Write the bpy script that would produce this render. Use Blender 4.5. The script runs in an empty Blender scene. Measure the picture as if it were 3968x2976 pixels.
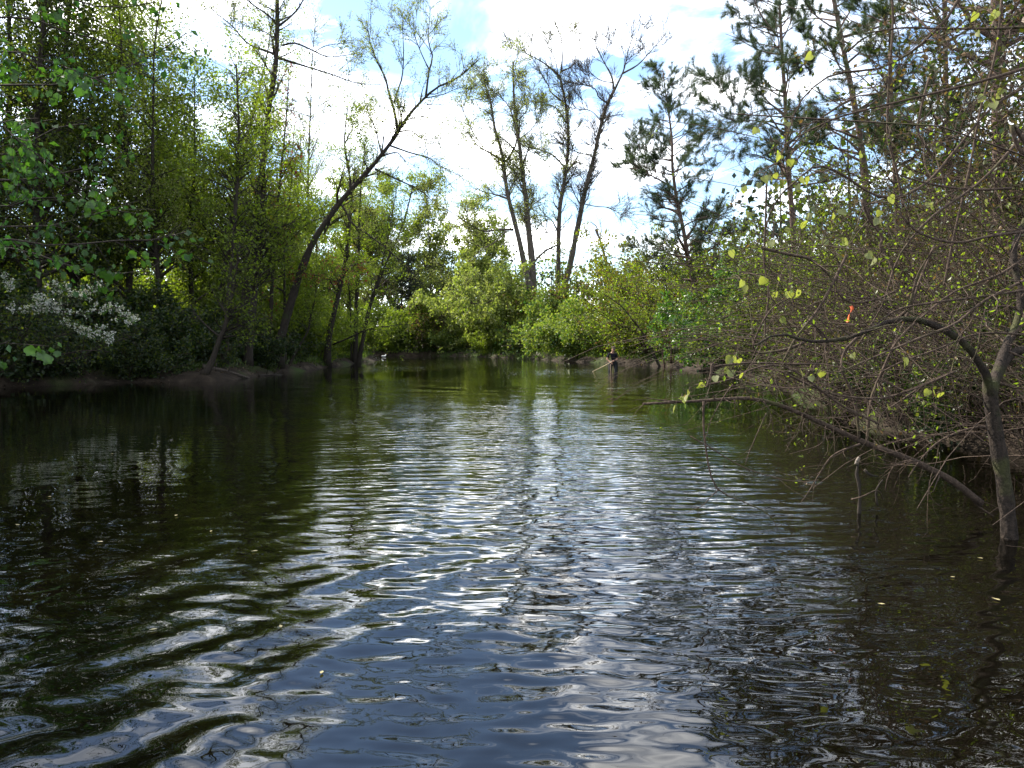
import bpy, bmesh, math, random
import numpy as np
from mathutils import Vector, Matrix

# ------------------------------------------------------------------ camera
SC = bpy.context.scene
C = SC.collection
F, CX, CY, HOR = 2941.0, 1984.0, 1488.0, 1326.0        # focal length, centre and horizon row of the photograph
EYE = 1.5
TH = math.atan((CY - HOR) / F)
cam_d = bpy.data.cameras.new('camera')
cam = bpy.data.objects.new('camera', cam_d)
C.objects.link(cam)
cam_d.sensor_fit = 'HORIZONTAL'
cam_d.angle = 2 * math.atan(CX / F)
cam_d.clip_start = 0.05
cam_d.clip_end = 3000
cam.location = (0, 0, EYE)
cam.rotation_euler = (math.pi / 2 - TH, 0, 0)
SC.camera = cam

# ------------------------------------------------------------------ sky, sun, exposure
SUN_AZ, SUN_EL = math.radians(-52), math.radians(42)    # azimuth measured from +Y towards +X
world = bpy.data.worlds.new('World')
SC.world = world
world.use_nodes = True
nt = world.node_tree
nt.nodes.clear()


def nd(tree, typ, **kw):
    n = tree.nodes.new(typ)
    for k, v in kw.items():
        setattr(n, k, v)
    return n


out = nd(nt, 'ShaderNodeOutputWorld')
bg = nd(nt, 'ShaderNodeBackground')
sky = nd(nt, 'ShaderNodeTexSky', sky_type='NISHITA', sun_disc=False, sun_elevation=SUN_EL, sun_rotation=SUN_AZ % (2 * math.pi))
sky.air_density = 1.0
sky.ozone_density = 2.0
sky.dust_density = 0.15
tc = nd(nt, 'ShaderNodeTexCoord')
sep = nd(nt, 'ShaderNodeSeparateXYZ')
nt.links.new(tc.outputs['Generated'], sep.inputs[0])
mz = nd(nt, 'ShaderNodeMath', operation='MAXIMUM')
nt.links.new(sep.outputs['Z'], mz.inputs[0])
mz.inputs[1].default_value = 0.0
az = nd(nt, 'ShaderNodeMath', operation='ADD')
nt.links.new(mz.outputs[0], az.inputs[0])
az.inputs[1].default_value = 0.16
dx = nd(nt, 'ShaderNodeMath', operation='DIVIDE')
dy = nd(nt, 'ShaderNodeMath', operation='DIVIDE')
nt.links.new(sep.outputs['X'], dx.inputs[0]); nt.links.new(az.outputs[0], dx.inputs[1])
nt.links.new(sep.outputs['Y'], dy.inputs[0]); nt.links.new(az.outputs[0], dy.inputs[1])
cmb = nd(nt, 'ShaderNodeCombineXYZ')
nt.links.new(dx.outputs[0], cmb.inputs[0]); nt.links.new(dy.outputs[0], cmb.inputs[1])
cmb.inputs[2].default_value = 2.05
cn = nd(nt, 'ShaderNodeTexNoise')
cn.inputs['Scale'].default_value = 1.9
cn.inputs['Detail'].default_value = 7
cn.inputs['Roughness'].default_value = 0.55
cn.inputs['Distortion'].default_value = 0.4
nt.links.new(cmb.outputs[0], cn.inputs['Vector'])
cr = nd(nt, 'ShaderNodeValToRGB')
cr.color_ramp.elements[0].position = 0.455
cr.color_ramp.elements[0].color = (.004, .004, .004, 1)
cr.color_ramp.elements[1].position = 0.64
nt.links.new(cn.outputs['Fac'], cr.inputs[0])
SKY_K, CLOUD = 0.105, 25.0
# grey undersides: a second, larger noise shades the cloud body
cn2 = nd(nt, 'ShaderNodeTexNoise')
cn2.inputs['Scale'].default_value = 3.4
cn2.inputs['Detail'].default_value = 4
nt.links.new(cmb.outputs[0], cn2.inputs['Vector'])
cr2 = nd(nt, 'ShaderNodeValToRGB')
cr2.color_ramp.elements[0].position = 0.38
cr2.color_ramp.elements[0].color = (CLOUD * .30, CLOUD * .32, CLOUD * .36, 1)
cr2.color_ramp.elements[1].position = 0.62
cr2.color_ramp.elements[1].color = (CLOUD, CLOUD * .99, CLOUD * .96, 1)
nt.links.new(cn2.outputs['Fac'], cr2.inputs[0])
cm = nd(nt, 'ShaderNodeMix', data_type='RGBA')
nt.links.new(cr.outputs[0], cm.inputs['Factor'])
nt.links.new(sky.outputs[0], cm.inputs[6])
nt.links.new(cr2.outputs[0], cm.inputs[7])
nt.links.new(cm.outputs[2], bg.inputs[0])
bg.inputs[1].default_value = SKY_K
nt.links.new(bg.outputs[0], out.inputs[0])

sun_d = bpy.data.lights.new('sun', 'SUN')
sun_d.energy = 5.0
sun_d.angle = math.radians(0.5)
sun_d.color = (1.0, 0.93, 0.82)
sun = bpy.data.objects.new('sun', sun_d)
C.objects.link(sun)
sdir = Vector((math.sin(SUN_AZ) * math.cos(SUN_EL), math.cos(SUN_AZ) * math.cos(SUN_EL), math.sin(SUN_EL)))
sun.rotation_euler = sdir.to_track_quat('Z', 'Y').to_euler()
sun.location = sdir * 200

vs = SC.view_settings
vs.view_transform = 'Standard'
vs.look = 'None'
vs.exposure = 1.55
vs.gamma = 1.0
vs.use_curve_mapping = False
cy = SC.cycles
cy.max_bounces = 6
cy.diffuse_bounces = 2
cy.glossy_bounces = 2
cy.transmission_bounces = 3
cy.caustics_reflective = False
cy.caustics_refractive = False
cy.sample_clamp_indirect = 6.0
cy.use_denoising = True


# ------------------------------------------------------------------ materials
def new_mat(name):
    m = bpy.data.materials.new(name)
    m.use_nodes = True
    m.node_tree.nodes.clear()
    return m, m.node_tree


def ramp(t, src, stops):
    r = nd(t, 'ShaderNodeValToRGB')
    els = r.color_ramp.elements
    while len(els) < len(stops):
        els.new(0.5)
    for e, (p, c) in zip(els, stops):
        e.position = p
        e.color = (c[0], c[1], c[2], 1)
    t.links.new(src, r.inputs[0])
    return r.outputs[0]


def leaf_mat(name, cols, trans=0.45, gloss=0.05, tint=1.25, dim=.64):
    """thin leaf: diffuse front, light passing through, a little sheen; every leaf its own shade"""
    m, t = new_mat(name)
    o = nd(t, 'ShaderNodeOutputMaterial')
    g = nd(t, 'ShaderNodeNewGeometry')
    n = len(cols)
    col = ramp(t, g.outputs['Random Per Island'], [((i + .0) / max(1, n - 1), tuple(v * dim for v in c)) for i, c in enumerate(cols)])
    d = nd(t, 'ShaderNodeBsdfDiffuse')
    t.links.new(col, d.inputs[0])
    tr = nd(t, 'ShaderNodeBsdfTranslucent')
    mul = nd(t, 'ShaderNodeMix', data_type='RGBA', blend_type='MULTIPLY')
    mul.inputs['Factor'].default_value = 1.0
    t.links.new(col, mul.inputs[6])
    mul.inputs[7].default_value = (tint * 1.08, tint * 1.15, tint * .52, 1)
    t.links.new(mul.outputs[2], tr.inputs[0])
    mx = nd(t, 'ShaderNodeMixShader')
    mx.inputs[0].default_value = trans
    t.links.new(d.outputs[0], mx.inputs[1]); t.links.new(tr.outputs[0], mx.inputs[2])
    gl = nd(t, 'ShaderNodeBsdfGlossy')
    gl.inputs['Roughness'].default_value = 0.42
    mg = nd(t, 'ShaderNodeMixShader')
    mg.inputs[0].default_value = gloss
    t.links.new(mx.outputs[0], mg.inputs[1]); t.links.new(gl.outputs[0], mg.inputs[2])
    t.links.new(mg.outputs[0], o.inputs[0])
    return m


def bark_mat(name, c1, c2, scale=6.0, stretch=0.22, bump=0.5, moss=None, mossamt=0.55):
    m, t = new_mat(name)
    o = nd(t, 'ShaderNodeOutputMaterial')
    p = nd(t, 'ShaderNodeBsdfPrincipled')
    p.inputs['Roughness'].default_value = 0.9
    p.inputs['Specular IOR Level'].default_value = 0.2
    tcn = nd(t, 'ShaderNodeTexCoord')
    mp = nd(t, 'ShaderNodeMapping')
    mp.inputs['Scale'].default_value = (1, 1, stretch)
    t.links.new(tcn.outputs['Object'], mp.inputs[0])
    n1 = nd(t, 'ShaderNodeTexNoise')
    n1.inputs['Scale'].default_value = scale * 4
    n1.inputs['Detail'].default_value = 6
    n1.inputs['Roughness'].default_value = .65
    t.links.new(mp.outputs[0], n1.inputs['Vector'])
    col = ramp(t, n1.outputs['Fac'], [(.3, tuple(v * .7 for v in c1)), (.7, tuple(v * .7 for v in c2))])
    if moss:
        moss = tuple(v * .6 for v in moss)
        n2 = nd(t, 'ShaderNodeTexNoise')
        n2.inputs['Scale'].default_value = 2.2
        n2.inputs['Detail'].default_value = 5
        t.links.new(tcn.outputs['Object'], n2.inputs['Vector'])
        mk = nd(t, 'ShaderNodeMapRange')
        mk.inputs[1].default_value = mossamt - .06
        mk.inputs[2].default_value = mossamt + .1
        t.links.new(n2.outputs['Fac'], mk.inputs[0])
        mx = nd(t, 'ShaderNodeMix', data_type='RGBA')
        t.links.new(mk.outputs[0], mx.inputs['Factor'])
        t.links.new(col, mx.inputs[6])
        mx.inputs[7].default_value = (*moss, 1)
        col = mx.outputs[2]
    t.links.new(col, p.inputs['Base Color'])
    b = nd(t, 'ShaderNodeBump')
    b.inputs['Strength'].default_value = bump
    b.inputs['Distance'].default_value = 0.03
    t.links.new(n1.outputs['Fac'], b.inputs['Height'])
    t.links.new(b.outputs[0], p.inputs['Normal'])
    t.links.new(p.outputs[0], o.inputs[0])
    return m


def plain_mat(name, col, rough=.7, spec=.3, noise=0.25, scale=20.0):
    m, t = new_mat(name)
    o = nd(t, 'ShaderNodeOutputMaterial')
    p = nd(t, 'ShaderNodeBsdfPrincipled')
    p.inputs['Roughness'].default_value = rough
    p.inputs['Specular IOR Level'].default_value = spec
    tcn = nd(t, 'ShaderNodeTexCoord')
    n1 = nd(t, 'ShaderNodeTexNoise')
    n1.inputs['Scale'].default_value = scale
    n1.inputs['Detail'].default_value = 4
    t.links.new(tcn.outputs['Object'], n1.inputs['Vector'])
    lo = [max(0, c * (1 - noise)) for c in col]
    hi = [min(1, c * (1 + noise)) for c in col]
    t.links.new(ramp(t, n1.outputs['Fac'], [(.3, lo), (.7, hi)]), p.inputs['Base Color'])
    t.links.new(p.outputs[0], o.inputs[0])
    return m


M = {}
M['bark_dark'] = bark_mat('bark_dark', (.022, .017, .013), (.068, .055, .043), moss=(.05, .06, .025), mossamt=.62)
M['bark_grey'] = bark_mat('bark_grey', (.05, .040, .032), (.14, .115, .095), moss=(.07, .085, .03), mossamt=.60)
M['bark_brown'] = bark_mat('bark_brown', (.055, .034, .022), (.15, .10, .07))
M['bark_pine'] = bark_mat('bark_pine', (.05, .032, .026), (.22, .155, .125), scale=4, stretch=.5, bump=.8)
M['bark_twig'] = bark_mat('bark_twig', (.05, .034, .024), (.14, .10, .075), scale=9)
M['bark_vine'] = bark_mat('bark_vine', (.030, .020, .014), (.140, .098, .072), scale=12, stretch=.6, moss=(.10, .11, .03), mossamt=.64)
M['bark_mossy'] = bark_mat('bark_mossy', (.012, .009, .007), (.062, .045, .034), scale=9, stretch=.8, bump=.9, moss=(.09, .10, .03), mossamt=.56)  # base darkened in place of shade on the crooked tree; moss is its own
M['dead_wood'] = bark_mat('dead_wood', (.14, .11, .085), (.34, .29, .24), scale=10)

M['leaf_big'] = leaf_mat('leaf_big', [(.020, .070, .016), (.032, .105, .022), (.065, .150, .020), (.034, .095, .022)], .5, .025, dim=.6)
M['leaf_olive'] = leaf_mat('leaf_olive', [(.055, .082, .012), (.088, .128, .014), (.115, .15, .020), (.085, .090, .02)], .6, .02, 1.5)
M['leaf_yellow'] = leaf_mat('leaf_yellow', [(.11, .165, .014), (.155, .225, .018), (.215, .265, .028), (.13, .195, .022)], .62, .02, 1.6)
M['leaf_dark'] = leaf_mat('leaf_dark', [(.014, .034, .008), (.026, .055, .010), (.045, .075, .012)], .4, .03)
M['leaf_fresh'] = leaf_mat('leaf_fresh', [(.16, .225, .030), (.22, .285, .050), (.28, .325, .09), (.15, .22, .022)], .48, .02, 1.35)
M['leaf_pale'] = leaf_mat('leaf_pale', [(.21, .25, .07), (.27, .30, .10), (.32, .34, .15)], .5, .02, 1.35)
M['leaf_green'] = leaf_mat('leaf_green', [(.045, .135, .016), (.075, .185, .022), (.115, .225, .030)], .42, .05)
M['leaf_gold'] = leaf_mat('leaf_gold', [(.20, .19, .02), (.27, .245, .035), (.16, .18, .025)], .5, .03)
M['leaf_rust'] = leaf_mat('leaf_rust', [(.16, .085, .035), (.22, .13, .05), (.13, .12, .04), (.10, .06, .035)], .4, .03)
M['leaf_red'] = leaf_mat('leaf_red', [(.18, .018, .018), (.27, .035, .025), (.20, .06, .03)], .5, .04, tint=1.4)
M['leaf_cedar'] = leaf_mat('leaf_cedar', [(.016, .030, .018), (.026, .044, .024), (.038, .052, .030)], .15, .02)
M['leaf_shade'] = leaf_mat('leaf_shade', [(.030, .040, .010), (.050, .065, .012), (.075, .085, .016), (.065, .050, .022)], .42, .02)  # darker leaf colour stands in for the dimness of the right bank
M['needle'] = leaf_mat('needle', [(.035, .064, .030), (.052, .086, .038), (.075, .105, .048), (.052, .078, .046)], .3, .04)
M['leaf_heart'] = leaf_mat('leaf_heart', [(.22, .26, .05), (.28, .30, .08), (.20, .23, .04)], .55, .04)
M['blossom'] = leaf_mat('blossom', [(.62, .62, .58), (.74, .74, .70), (.80, .80, .76)], .25, .02, tint=.9, dim=.58)  # petals dimmed in colour for the shade they hang in
M['grass'] = leaf_mat('grass', [(.05, .11, .015), (.09, .16, .02), (.13, .15, .04)], .4, .03)
M['litter'] = leaf_mat('litter', [(.05, .036, .024), (.09, .064, .043), (.14, .105, .07), (.035, .026, .018)], .15, .02)


# ------------------------------------------------------------------ geometry helpers
def nrm(v):
    return v / np.maximum(np.linalg.norm(v, axis=-1, keepdims=True), 1e-9)


def mesh_np(name, verts, faces, mats, smooth=True):
    """verts (n,3); faces: list of (index array (m,k), material slot)"""
    me = bpy.data.meshes.new(name)
    verts = np.asarray(verts, np.float32)
    me.vertices.add(len(verts))
    me.vertices.foreach_set('co', verts.ravel())
    faces = [(np.asarray(f, np.int32), s) for f, s in faces if len(f)]
    nl = sum(f.size for f, s in faces)
    npoly = sum(len(f) for f, s in faces)
    me.loops.add(nl)
    me.polygons.add(npoly)
    me.loops.foreach_set('vertex_index', np.concatenate([f.ravel() for f, s in faces]))
    tot = np.concatenate([np.full(len(f), f.shape[1], np.int32) for f, s in faces])
    st = np.concatenate([[0], np.cumsum(tot)[:-1]]).astype(np.int32)
    me.polygons.foreach_set('loop_start', st)
    me.polygons.foreach_set('material_index', np.concatenate([np.full(len(f), s, np.int32) for f, s in faces]))
    if smooth is not None:
        if isinstance(smooth, bool):
            sm = np.full(npoly, smooth)
        else:
            sm = np.concatenate([np.full(len(f), bool(smooth[i]), bool) for i, (f, s) in enumerate(faces)])
        me.polygons.foreach_set('use_smooth', sm)
    for m in mats:
        me.materials.append(m)
    me.update(calc_edges=True)
    me.validate(verbose=False)
    return me


class Geo:
    """collects vertices and faces of one mesh"""
    def __init__(s):
        s.v, s.f, s.n = [], [], 0

    def add(s, v, f, slot=0):
        v = np.asarray(v, float).reshape(-1, 3)
        s.f.append((np.asarray(f, np.int64) + s.n, slot))
        s.v.append(v)
        s.n += len(v)

    def build(s, name, mats, parent=None, off=None, smooth=True):
        V = np.concatenate(s.v)
        if off is not None:
            V = V - np.asarray(off)
        me = mesh_np(name, V, s.f, mats, smooth)
        o = bpy.data.objects.new(name, me)
        C.objects.link(o)
        if parent is not None:
            o.parent = parent
        return o


def tubes(P, R, k):
    """P (N,n,3), R (N,n) -> verts, quads"""
    P = np.asarray(P, float)
    R = np.asarray(R, float)
    if P.ndim == 2:
        P, R = P[None], R[None]
    N, n, _ = P.shape
    T = nrm(np.gradient(P, axis=1))
    mean = np.abs(nrm(P[:, -1] - P[:, 0]))
    ax = np.zeros((N, 3))
    ax[np.arange(N), np.argmin(mean, axis=1)] = 1
    n1 = nrm(np.cross(T, ax[:, None, :]))
    n2 = np.cross(T, n1)
    a = np.arange(k) * 2 * np.pi / k
    V = P[:, :, None, :] + R[:, :, None, None] * (np.cos(a)[None, None, :, None] * n1[:, :, None, :] + np.sin(a)[None, None, :, None] * n2[:, :, None, :])
    i = np.arange(N)[:, None, None] * (n * k)
    j = np.arange(n - 1)[None, :, None] * k
    s = np.arange(k)[None, None, :]
    s2 = (s + 1) % k
    q = np.stack(np.broadcast_arrays(i + j + s, i + j + s2, i + j + k + s2, i + j + k + s), -1).reshape(-1, 4)
    return V.reshape(-1, 3), q


def smooth_path(pts, m):
    """Catmull-Rom through pts, m samples evenly spread"""
    p = np.asarray(pts, float)
    if len(p) == 2:
        t = np.linspace(0, 1, m)[:, None]
        return p[0] * (1 - t) + p[1] * t
    q = np.vstack([2 * p[0] - p[1], p, 2 * p[-1] - p[-2]])
    seg = len(p) - 1
    outp = []
    for u in np.linspace(0, seg, m * 3):
        i = min(int(u), seg - 1)
        t = u - i
        a, b, c, d = q[i], q[i + 1], q[i + 2], q[i + 3]
        outp.append(.5 * ((2 * b) + (c - a) * t + (2 * a - 5 * b + 4 * c - d) * t * t + (3 * b - a - 3 * c + d) * t ** 3))
    outp = np.array(outp)
    L = np.concatenate([[0], np.cumsum(np.linalg.norm(np.diff(outp, axis=0), axis=1))])
    s = np.linspace(0, L[-1], m)
    return np.stack([np.interp(s, L, outp[:, i]) for i in range(3)], 1)


def pick(P, R, idx, t):
    """position, tangent, radius on polylines P[idx] at parameter t in 0..1"""
    n = P.shape[1]
    u = np.clip(t, 0, .9999) * (n - 1)
    i = u.astype(int)
    f = (u - i)[:, None]
    a, b = P[idx, i], P[idx, i + 1]
    return a * (1 - f) + b * f, nrm(b - a), R[idx, i] * (1 - f[:, 0]) + R[idx, i + 1] * f[:, 0]


def spawn(rng, P, R, count, t=(.3, 1), length=(1, 2), ang=(35, 70), up=0.1, wob=.15, npts=5, rk=.55, rmin=.004, curl=0.0, bias=None, shorten=.5, tend=.25, by_len=True):
    """grow count child branches from the parent polylines"""
    L = np.linalg.norm(np.diff(P, axis=1), axis=2).sum(1)
    w = L / L.sum() if by_len else np.full(len(P), 1 / len(P))
    idx = rng.choice(len(P), count, p=w)
    tt = rng.uniform(t[0], t[1], count)
    pos, tan, rad = pick(P, R, idx, tt)
    a = np.radians(rng.uniform(ang[0], ang[1], count))[:, None]
    perp = nrm(np.cross(tan, rng.normal(size=(count, 3))))
    d = nrm(tan * np.cos(a) + perp * np.sin(a) + np.array([0, 0, up]))
    if bias is not None:
        d = nrm(d + np.asarray(bias))
    ln = rng.uniform(length[0], length[1], count) * (1 - shorten * (tt - t[0]) / max(1e-6, t[1] - t[0]))
    pts = [pos]
    for j in range(npts - 1):
        d = nrm(d + rng.normal(size=(count, 3)) * wob + np.array([0, 0, curl]))
        pts.append(pts[-1] + d * (ln / (npts - 1))[:, None])
    Q = np.stack(pts, 1)
    r0 = np.maximum(np.minimum(rad * rk, ln * .035), rmin)
    r1 = np.maximum(r0 * tend, rmin * .6)
    RR = r0[:, None] + (r1 - r0)[:, None] * np.linspace(0, 1, npts)[None] ** .8
    return Q, RR


def leaves(rng, P, R, count, size=(.06, .1), asp=.55, t=(.15, 1), spread=.04, droop=.2, fold=.25, upn=.5, follow=.5):
    """leaf-sized folded faces along the twigs: (verts, quads)"""
    L = np.linalg.norm(np.diff(P, axis=1), axis=2).sum(1)
    idx = rng.choice(len(P), count, p=L / L.sum())
    pos, tan, _ = pick(P, R, idx, rng.uniform(t[0], t[1], count))
    pos = pos + rng.normal(size=(count, 3)) * spread
    ax = nrm(tan * follow + rng.normal(size=(count, 3)) * .7 + np.array([0, 0, -droop]))
    nn = rng.normal(size=(count, 3)) + np.array([0, 0, upn])
    nn = nrm(nn - ax * (nn * ax).sum(1, keepdims=True))
    sd = np.cross(nn, ax)
    s = rng.uniform(size[0], size[1], count)[:, None]
    b = pos
    mid = pos + ax * s * .45
    l = mid + sd * s * asp * .5 + nn * s * fold * asp * .5
    r = mid - sd * s * asp * .5 + nn * s * fold * asp * .5
    tip = pos + ax * s - nn * s * .08
    V = np.stack([b, r, tip, l], 1).reshape(-1, 3)
    q = np.arange(count * 4).reshape(-1, 4)
    return V, q


def needles(rng, P, R, n, length=(.14, .24), width=.012, t=(.25, 1)):
    """pine needles standing off the outer part of the twigs, plume-like"""
    idx = rng.integers(0, len(P), n)
    tt = 1 - (1 - t[0]) * rng.random(n) ** 1.3
    pos, tan, _ = pick(P, R, idx, tt)
    d = nrm(tan * rng.uniform(.5, 1.3, (n, 1)) + nrm(rng.normal(size=(n, 3))) * .85 + np.array([0, 0, .10]))
    s = rng.uniform(length[0], length[1], n)[:, None]
    sd = nrm(np.cross(d, rng.normal(size=(n, 3)))) * width
    V = np.stack([pos - sd * .5, pos + sd * .5, pos + d * s - np.array([0, 0, .06]) * s], 1).reshape(-1, 3)
    return V, np.arange(n * 3).reshape(-1, 3)


def px(x, y, Y):
    """photograph pixel (of 3968 x 2976) at depth Y -> point in the world"""
    u, v = (x - CX) / F, -(y - CY) / F
    d = np.array([u, math.cos(TH) + v * math.sin(TH), -math.sin(TH) + v * math.cos(TH)])
    return np.array([0, 0, EYE]) + d * (Y / d[1])


def tag(o, label, cat, group=None, kind=None):
    if label: o['label'] = label
    if cat: o['category'] = cat
    if group: o['group'] = group
    if kind: o['kind'] = kind
    return o


def empty(name, loc, label, cat, group=None):
    o = bpy.data.objects.new(name, None)
    C.objects.link(o)
    o.location = Vector([float(c) for c in loc])
    o.empty_display_size = .2
    return tag(o, label, cat, group)


# ------------------------------------------------------------------ ground and water
SHORE = np.array([(-7.5, -12), (-8.2, -4), (-9.0, 2), (-10.5, 8), (-13.2, 14), (-16.6, 20), (-17.0, 24.2), (-16.2, 26.2), (-14.9, 27.8), (-13.2, 28.4), (-11.6, 28.8),
                  (-11.2, 31.5), (-11.0, 35.6), (-11.2, 39), (-10.7, 43.5), (-11.3, 50), (-11.2, 58), (-11.4, 64), (-12.2, 66.5), (-14.5, 66.8), (-20, 66), (-25, 69),
                  (-26, 77), (-20, 82.5), (-14, 84), (-8.5, 83), (-4.5, 78), (-1.2, 73.2), (2.2, 66), (5.4, 58), (8.0, 51), (9.4, 47), (9.9, 42), (10.4, 36), (10.2, 31), (9.4, 27), (8.1, 21),
                  (6.9, 15.5), (6.6, 12), (6.5, 9.4), (6.0, 6), (5.4, 2), (5.6, -4), (6.5, -12), (0, -15)], float)


def shore_dist(x, y):
    """signed distance to the shoreline, positive on land"""
    p = np.stack([np.ravel(x), np.ravel(y)], 1).astype(float)
    a = SHORE
    b = np.roll(SHORE, -1, 0)
    best = np.full(len(p), 1e9)
    inside = np.zeros(len(p), bool)
    for i in range(len(a)):
        e = b[i] - a[i]
        w = p - a[i]
        tt = np.clip((w @ e) / (e @ e), 0, 1)
        d = np.hypot(w[:, 0] - tt * e[0], w[:, 1] - tt * e[1])
        best = np.minimum(best, d)
        c = ((a[i, 1] <= p[:, 1]) & (b[i, 1] > p[:, 1])) | ((b[i, 1] <= p[:, 1]) & (a[i, 1] > p[:, 1]))
        if c.any():
            xx = a[i, 0] + (p[:, 1] - a[i, 1]) / (b[i, 1] - a[i, 1] + 1e-12) * e[0]
            inside ^= c & (p[:, 0] < xx)
    return np.where(inside, -best, best).reshape(np.shape(x))


def bumps(x, y):
    return (.10 * np.sin(x * 1.3 + 1.7 * np.sin(y * .7)) * np.sin(y * 1.1 + .8) + .06 * np.sin(x * 3.1 + y * 1.9) * np.sin(y * 2.7 - x * 1.2)
            + .03 * np.sin(x * 7.3 + 2 * np.sin(y * 3)) * np.sin(y * 6.1))


def ground_z(x, y):
    x = np.asarray(x, float)
    y = np.asarray(y, float)
    d = shore_dist(x, y) + .35 * np.sin(x * .9 + y * .6) + .2 * np.sin(y * 2.1 - x * 1.3)
    land = .10 + .30 * (1 - np.exp(-np.maximum(d, 0) / .7)) + .55 * (1 - np.exp(-np.maximum(d, 0) / 6)) + np.minimum(np.maximum(d - 12, 0) * .03, 2.0)
    wet = np.maximum(d * .5, -1.2)
    h = np.where(d > 0, land * np.clip(d / .45, 0, 1) ** .7, wet)
    return h + bumps(x, y) * np.clip(d / 1.5, 0.0, 1)


def gz(x, y):
    return float(ground_z(np.array([x]), np.array([y]))[0])


def axis_pts(a, b, step, far, n):
    core = np.arange(a, b + 1e-6, step)
    k = (np.arange(1, n + 1) / n) ** 2.4
    return np.concatenate([(a - k * far)[::-1], core, b + k * far])


gx = axis_pts(-32, 24, .55, 900, 22)
gy = axis_pts(-14, 94, .55, 900, 22)
X, Yg = np.meshgrid(gx, gy)
Zg = ground_z(X, Yg)
nx_, ny_ = len(gx), len(gy)
ii = np.arange(ny_ - 1)[:, None] * nx_ + np.arange(nx_ - 1)[None]
q = np.stack([ii, ii + 1, ii + nx_ + 1, ii + nx_], -1).reshape(-1, 4)

gm, t = new_mat('woodland_soil')
o_ = nd(t, 'ShaderNodeOutputMaterial')
p_ = nd(t, 'ShaderNodeBsdfPrincipled')
p_.inputs['Roughness'].default_value = .95
p_.inputs['Specular IOR Level'].default_value = .15
tcn = nd(t, 'ShaderNodeTexCoord')
n1 = nd(t, 'ShaderNodeTexNoise'); n1.inputs['Scale'].default_value = 2.5; n1.inputs['Detail'].default_value = 8
n2 = nd(t, 'ShaderNodeTexNoise'); n2.inputs['Scale'].default_value = .35; n2.inputs['Detail'].default_value = 4
n3 = nd(t, 'ShaderNodeTexNoise'); n3.inputs['Scale'].default_value = 24; n3.inputs['Detail'].default_value = 5
for n in (n1, n2, n3):
    t.links.new(tcn.outputs['Object'], n.inputs['Vector'])
c1 = ramp(t, n1.outputs['Fac'], [(.3, (.014, .010, .007)), (.55, (.030, .022, .015)), (.78, (.075, .058, .042))])
c2 = ramp(t, n3.outputs['Fac'], [(.3, (.018, .032, .007)), (.7, (.045, .07, .014))])
mk = ramp(t, n2.outputs['Fac'], [(.54, (0, 0, 0)), (.68, (1, 1, 1))])
mx = nd(t, 'ShaderNodeMix', data_type='RGBA')
t.links.new(mk, mx.inputs['Factor']); t.links.new(c1, mx.inputs[6]); t.links.new(c2, mx.inputs[7])
t.links.new(mx.outputs[2], p_.inputs['Base Color'])
bp = nd(t, 'ShaderNodeBump'); bp.inputs['Strength'].default_value = .6; bp.inputs['Distance'].default_value = .08
t.links.new(n3.outputs['Fac'], bp.inputs['Height']); t.links.new(bp.outputs[0], p_.inputs['Normal'])
t.links.new(p_.outputs[0], o_.inputs[0])
g = Geo()
g.add(np.stack([X, Yg, Zg], -1).reshape(-1, 3), q)
ground = g.build('ground', [gm])
tag(ground, 'brown woodland soil and muddy banks around the pond', None, kind='structure')

# water: a polar sheet, finest near the camera, with real waves
rr = np.concatenate([np.linspace(.05, .9, 12), np.geomspace(.95, 26, 540), np.geomspace(26, 115, 70)[1:]])
aa = np.concatenate([np.linspace(-180, -44, 40)[:-1], np.linspace(-42, 42, 400), np.linspace(44, 180, 40)[1:]])
A, Rr = np.meshgrid(np.radians(aa), rr)
WX, WY = Rr * np.sin(A), Rr * np.cos(A)
rng = np.random.default_rng(11)
Hw = np.zeros_like(WX)
step = np.where(Rr < 26, Rr * .0062, Rr * .022) + .001


def lowfreq(x, y, s, seed, n=9):
    r = np.random.default_rng(seed)
    o = 0
    for i in range(n):
        a = r.uniform(0, 2 * np.pi)
        k = s * r.uniform(.5, 1.6)
        o = o + np.sin(x * np.cos(a) * k + y * np.sin(a) * k + r.uniform(0, 6.28))
    return o / math.sqrt(n / 2)


env_near = np.exp(-(np.maximum(Rr - 1.0, 0) / 6.0) ** 2)
patch = np.clip(.75 + .45 * lowfreq(WX, WY, .55, 3), .1, 1.6)
calm_left = 1 - .70 / (1 + np.exp(-((-WX - .28 * WY + 0.3) / .8)))             # the water under the left bank lies calmer
calm_right = 1 - .70 / (1 + np.exp(-((WX - 2.6 - .10 * WY) / .5)))            # and close in under the right bank too
warpx = .35 * lowfreq(WX, WY, .8, 5, 6)
warpy = .35 * lowfreq(WX, WY, .8, 6, 6)


def train(n, mean, sd, lam, slope, env, seed):
    """n wave components round one heading (degrees from +X), wavelengths lam, rms slope"""
    global Hw
    r = np.random.default_rng(seed)
    for i in range(n):
        a = math.radians(r.normal(mean, sd))
        l = math.exp(r.uniform(math.log(lam[0]), math.log(lam[1])))
        k = 2 * math.pi / l
        fade = np.clip((l / step - 2.2) / 2.6, 0, 1)
        s = slope * math.sqrt(2.0 / n)
        Hw += (s / k) * np.sin(k * ((WX + warpx * .3) * math.cos(a) + (WY + warpy * .3) * math.sin(a)) + r.uniform(0, 6.28)) * fade * env


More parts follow.
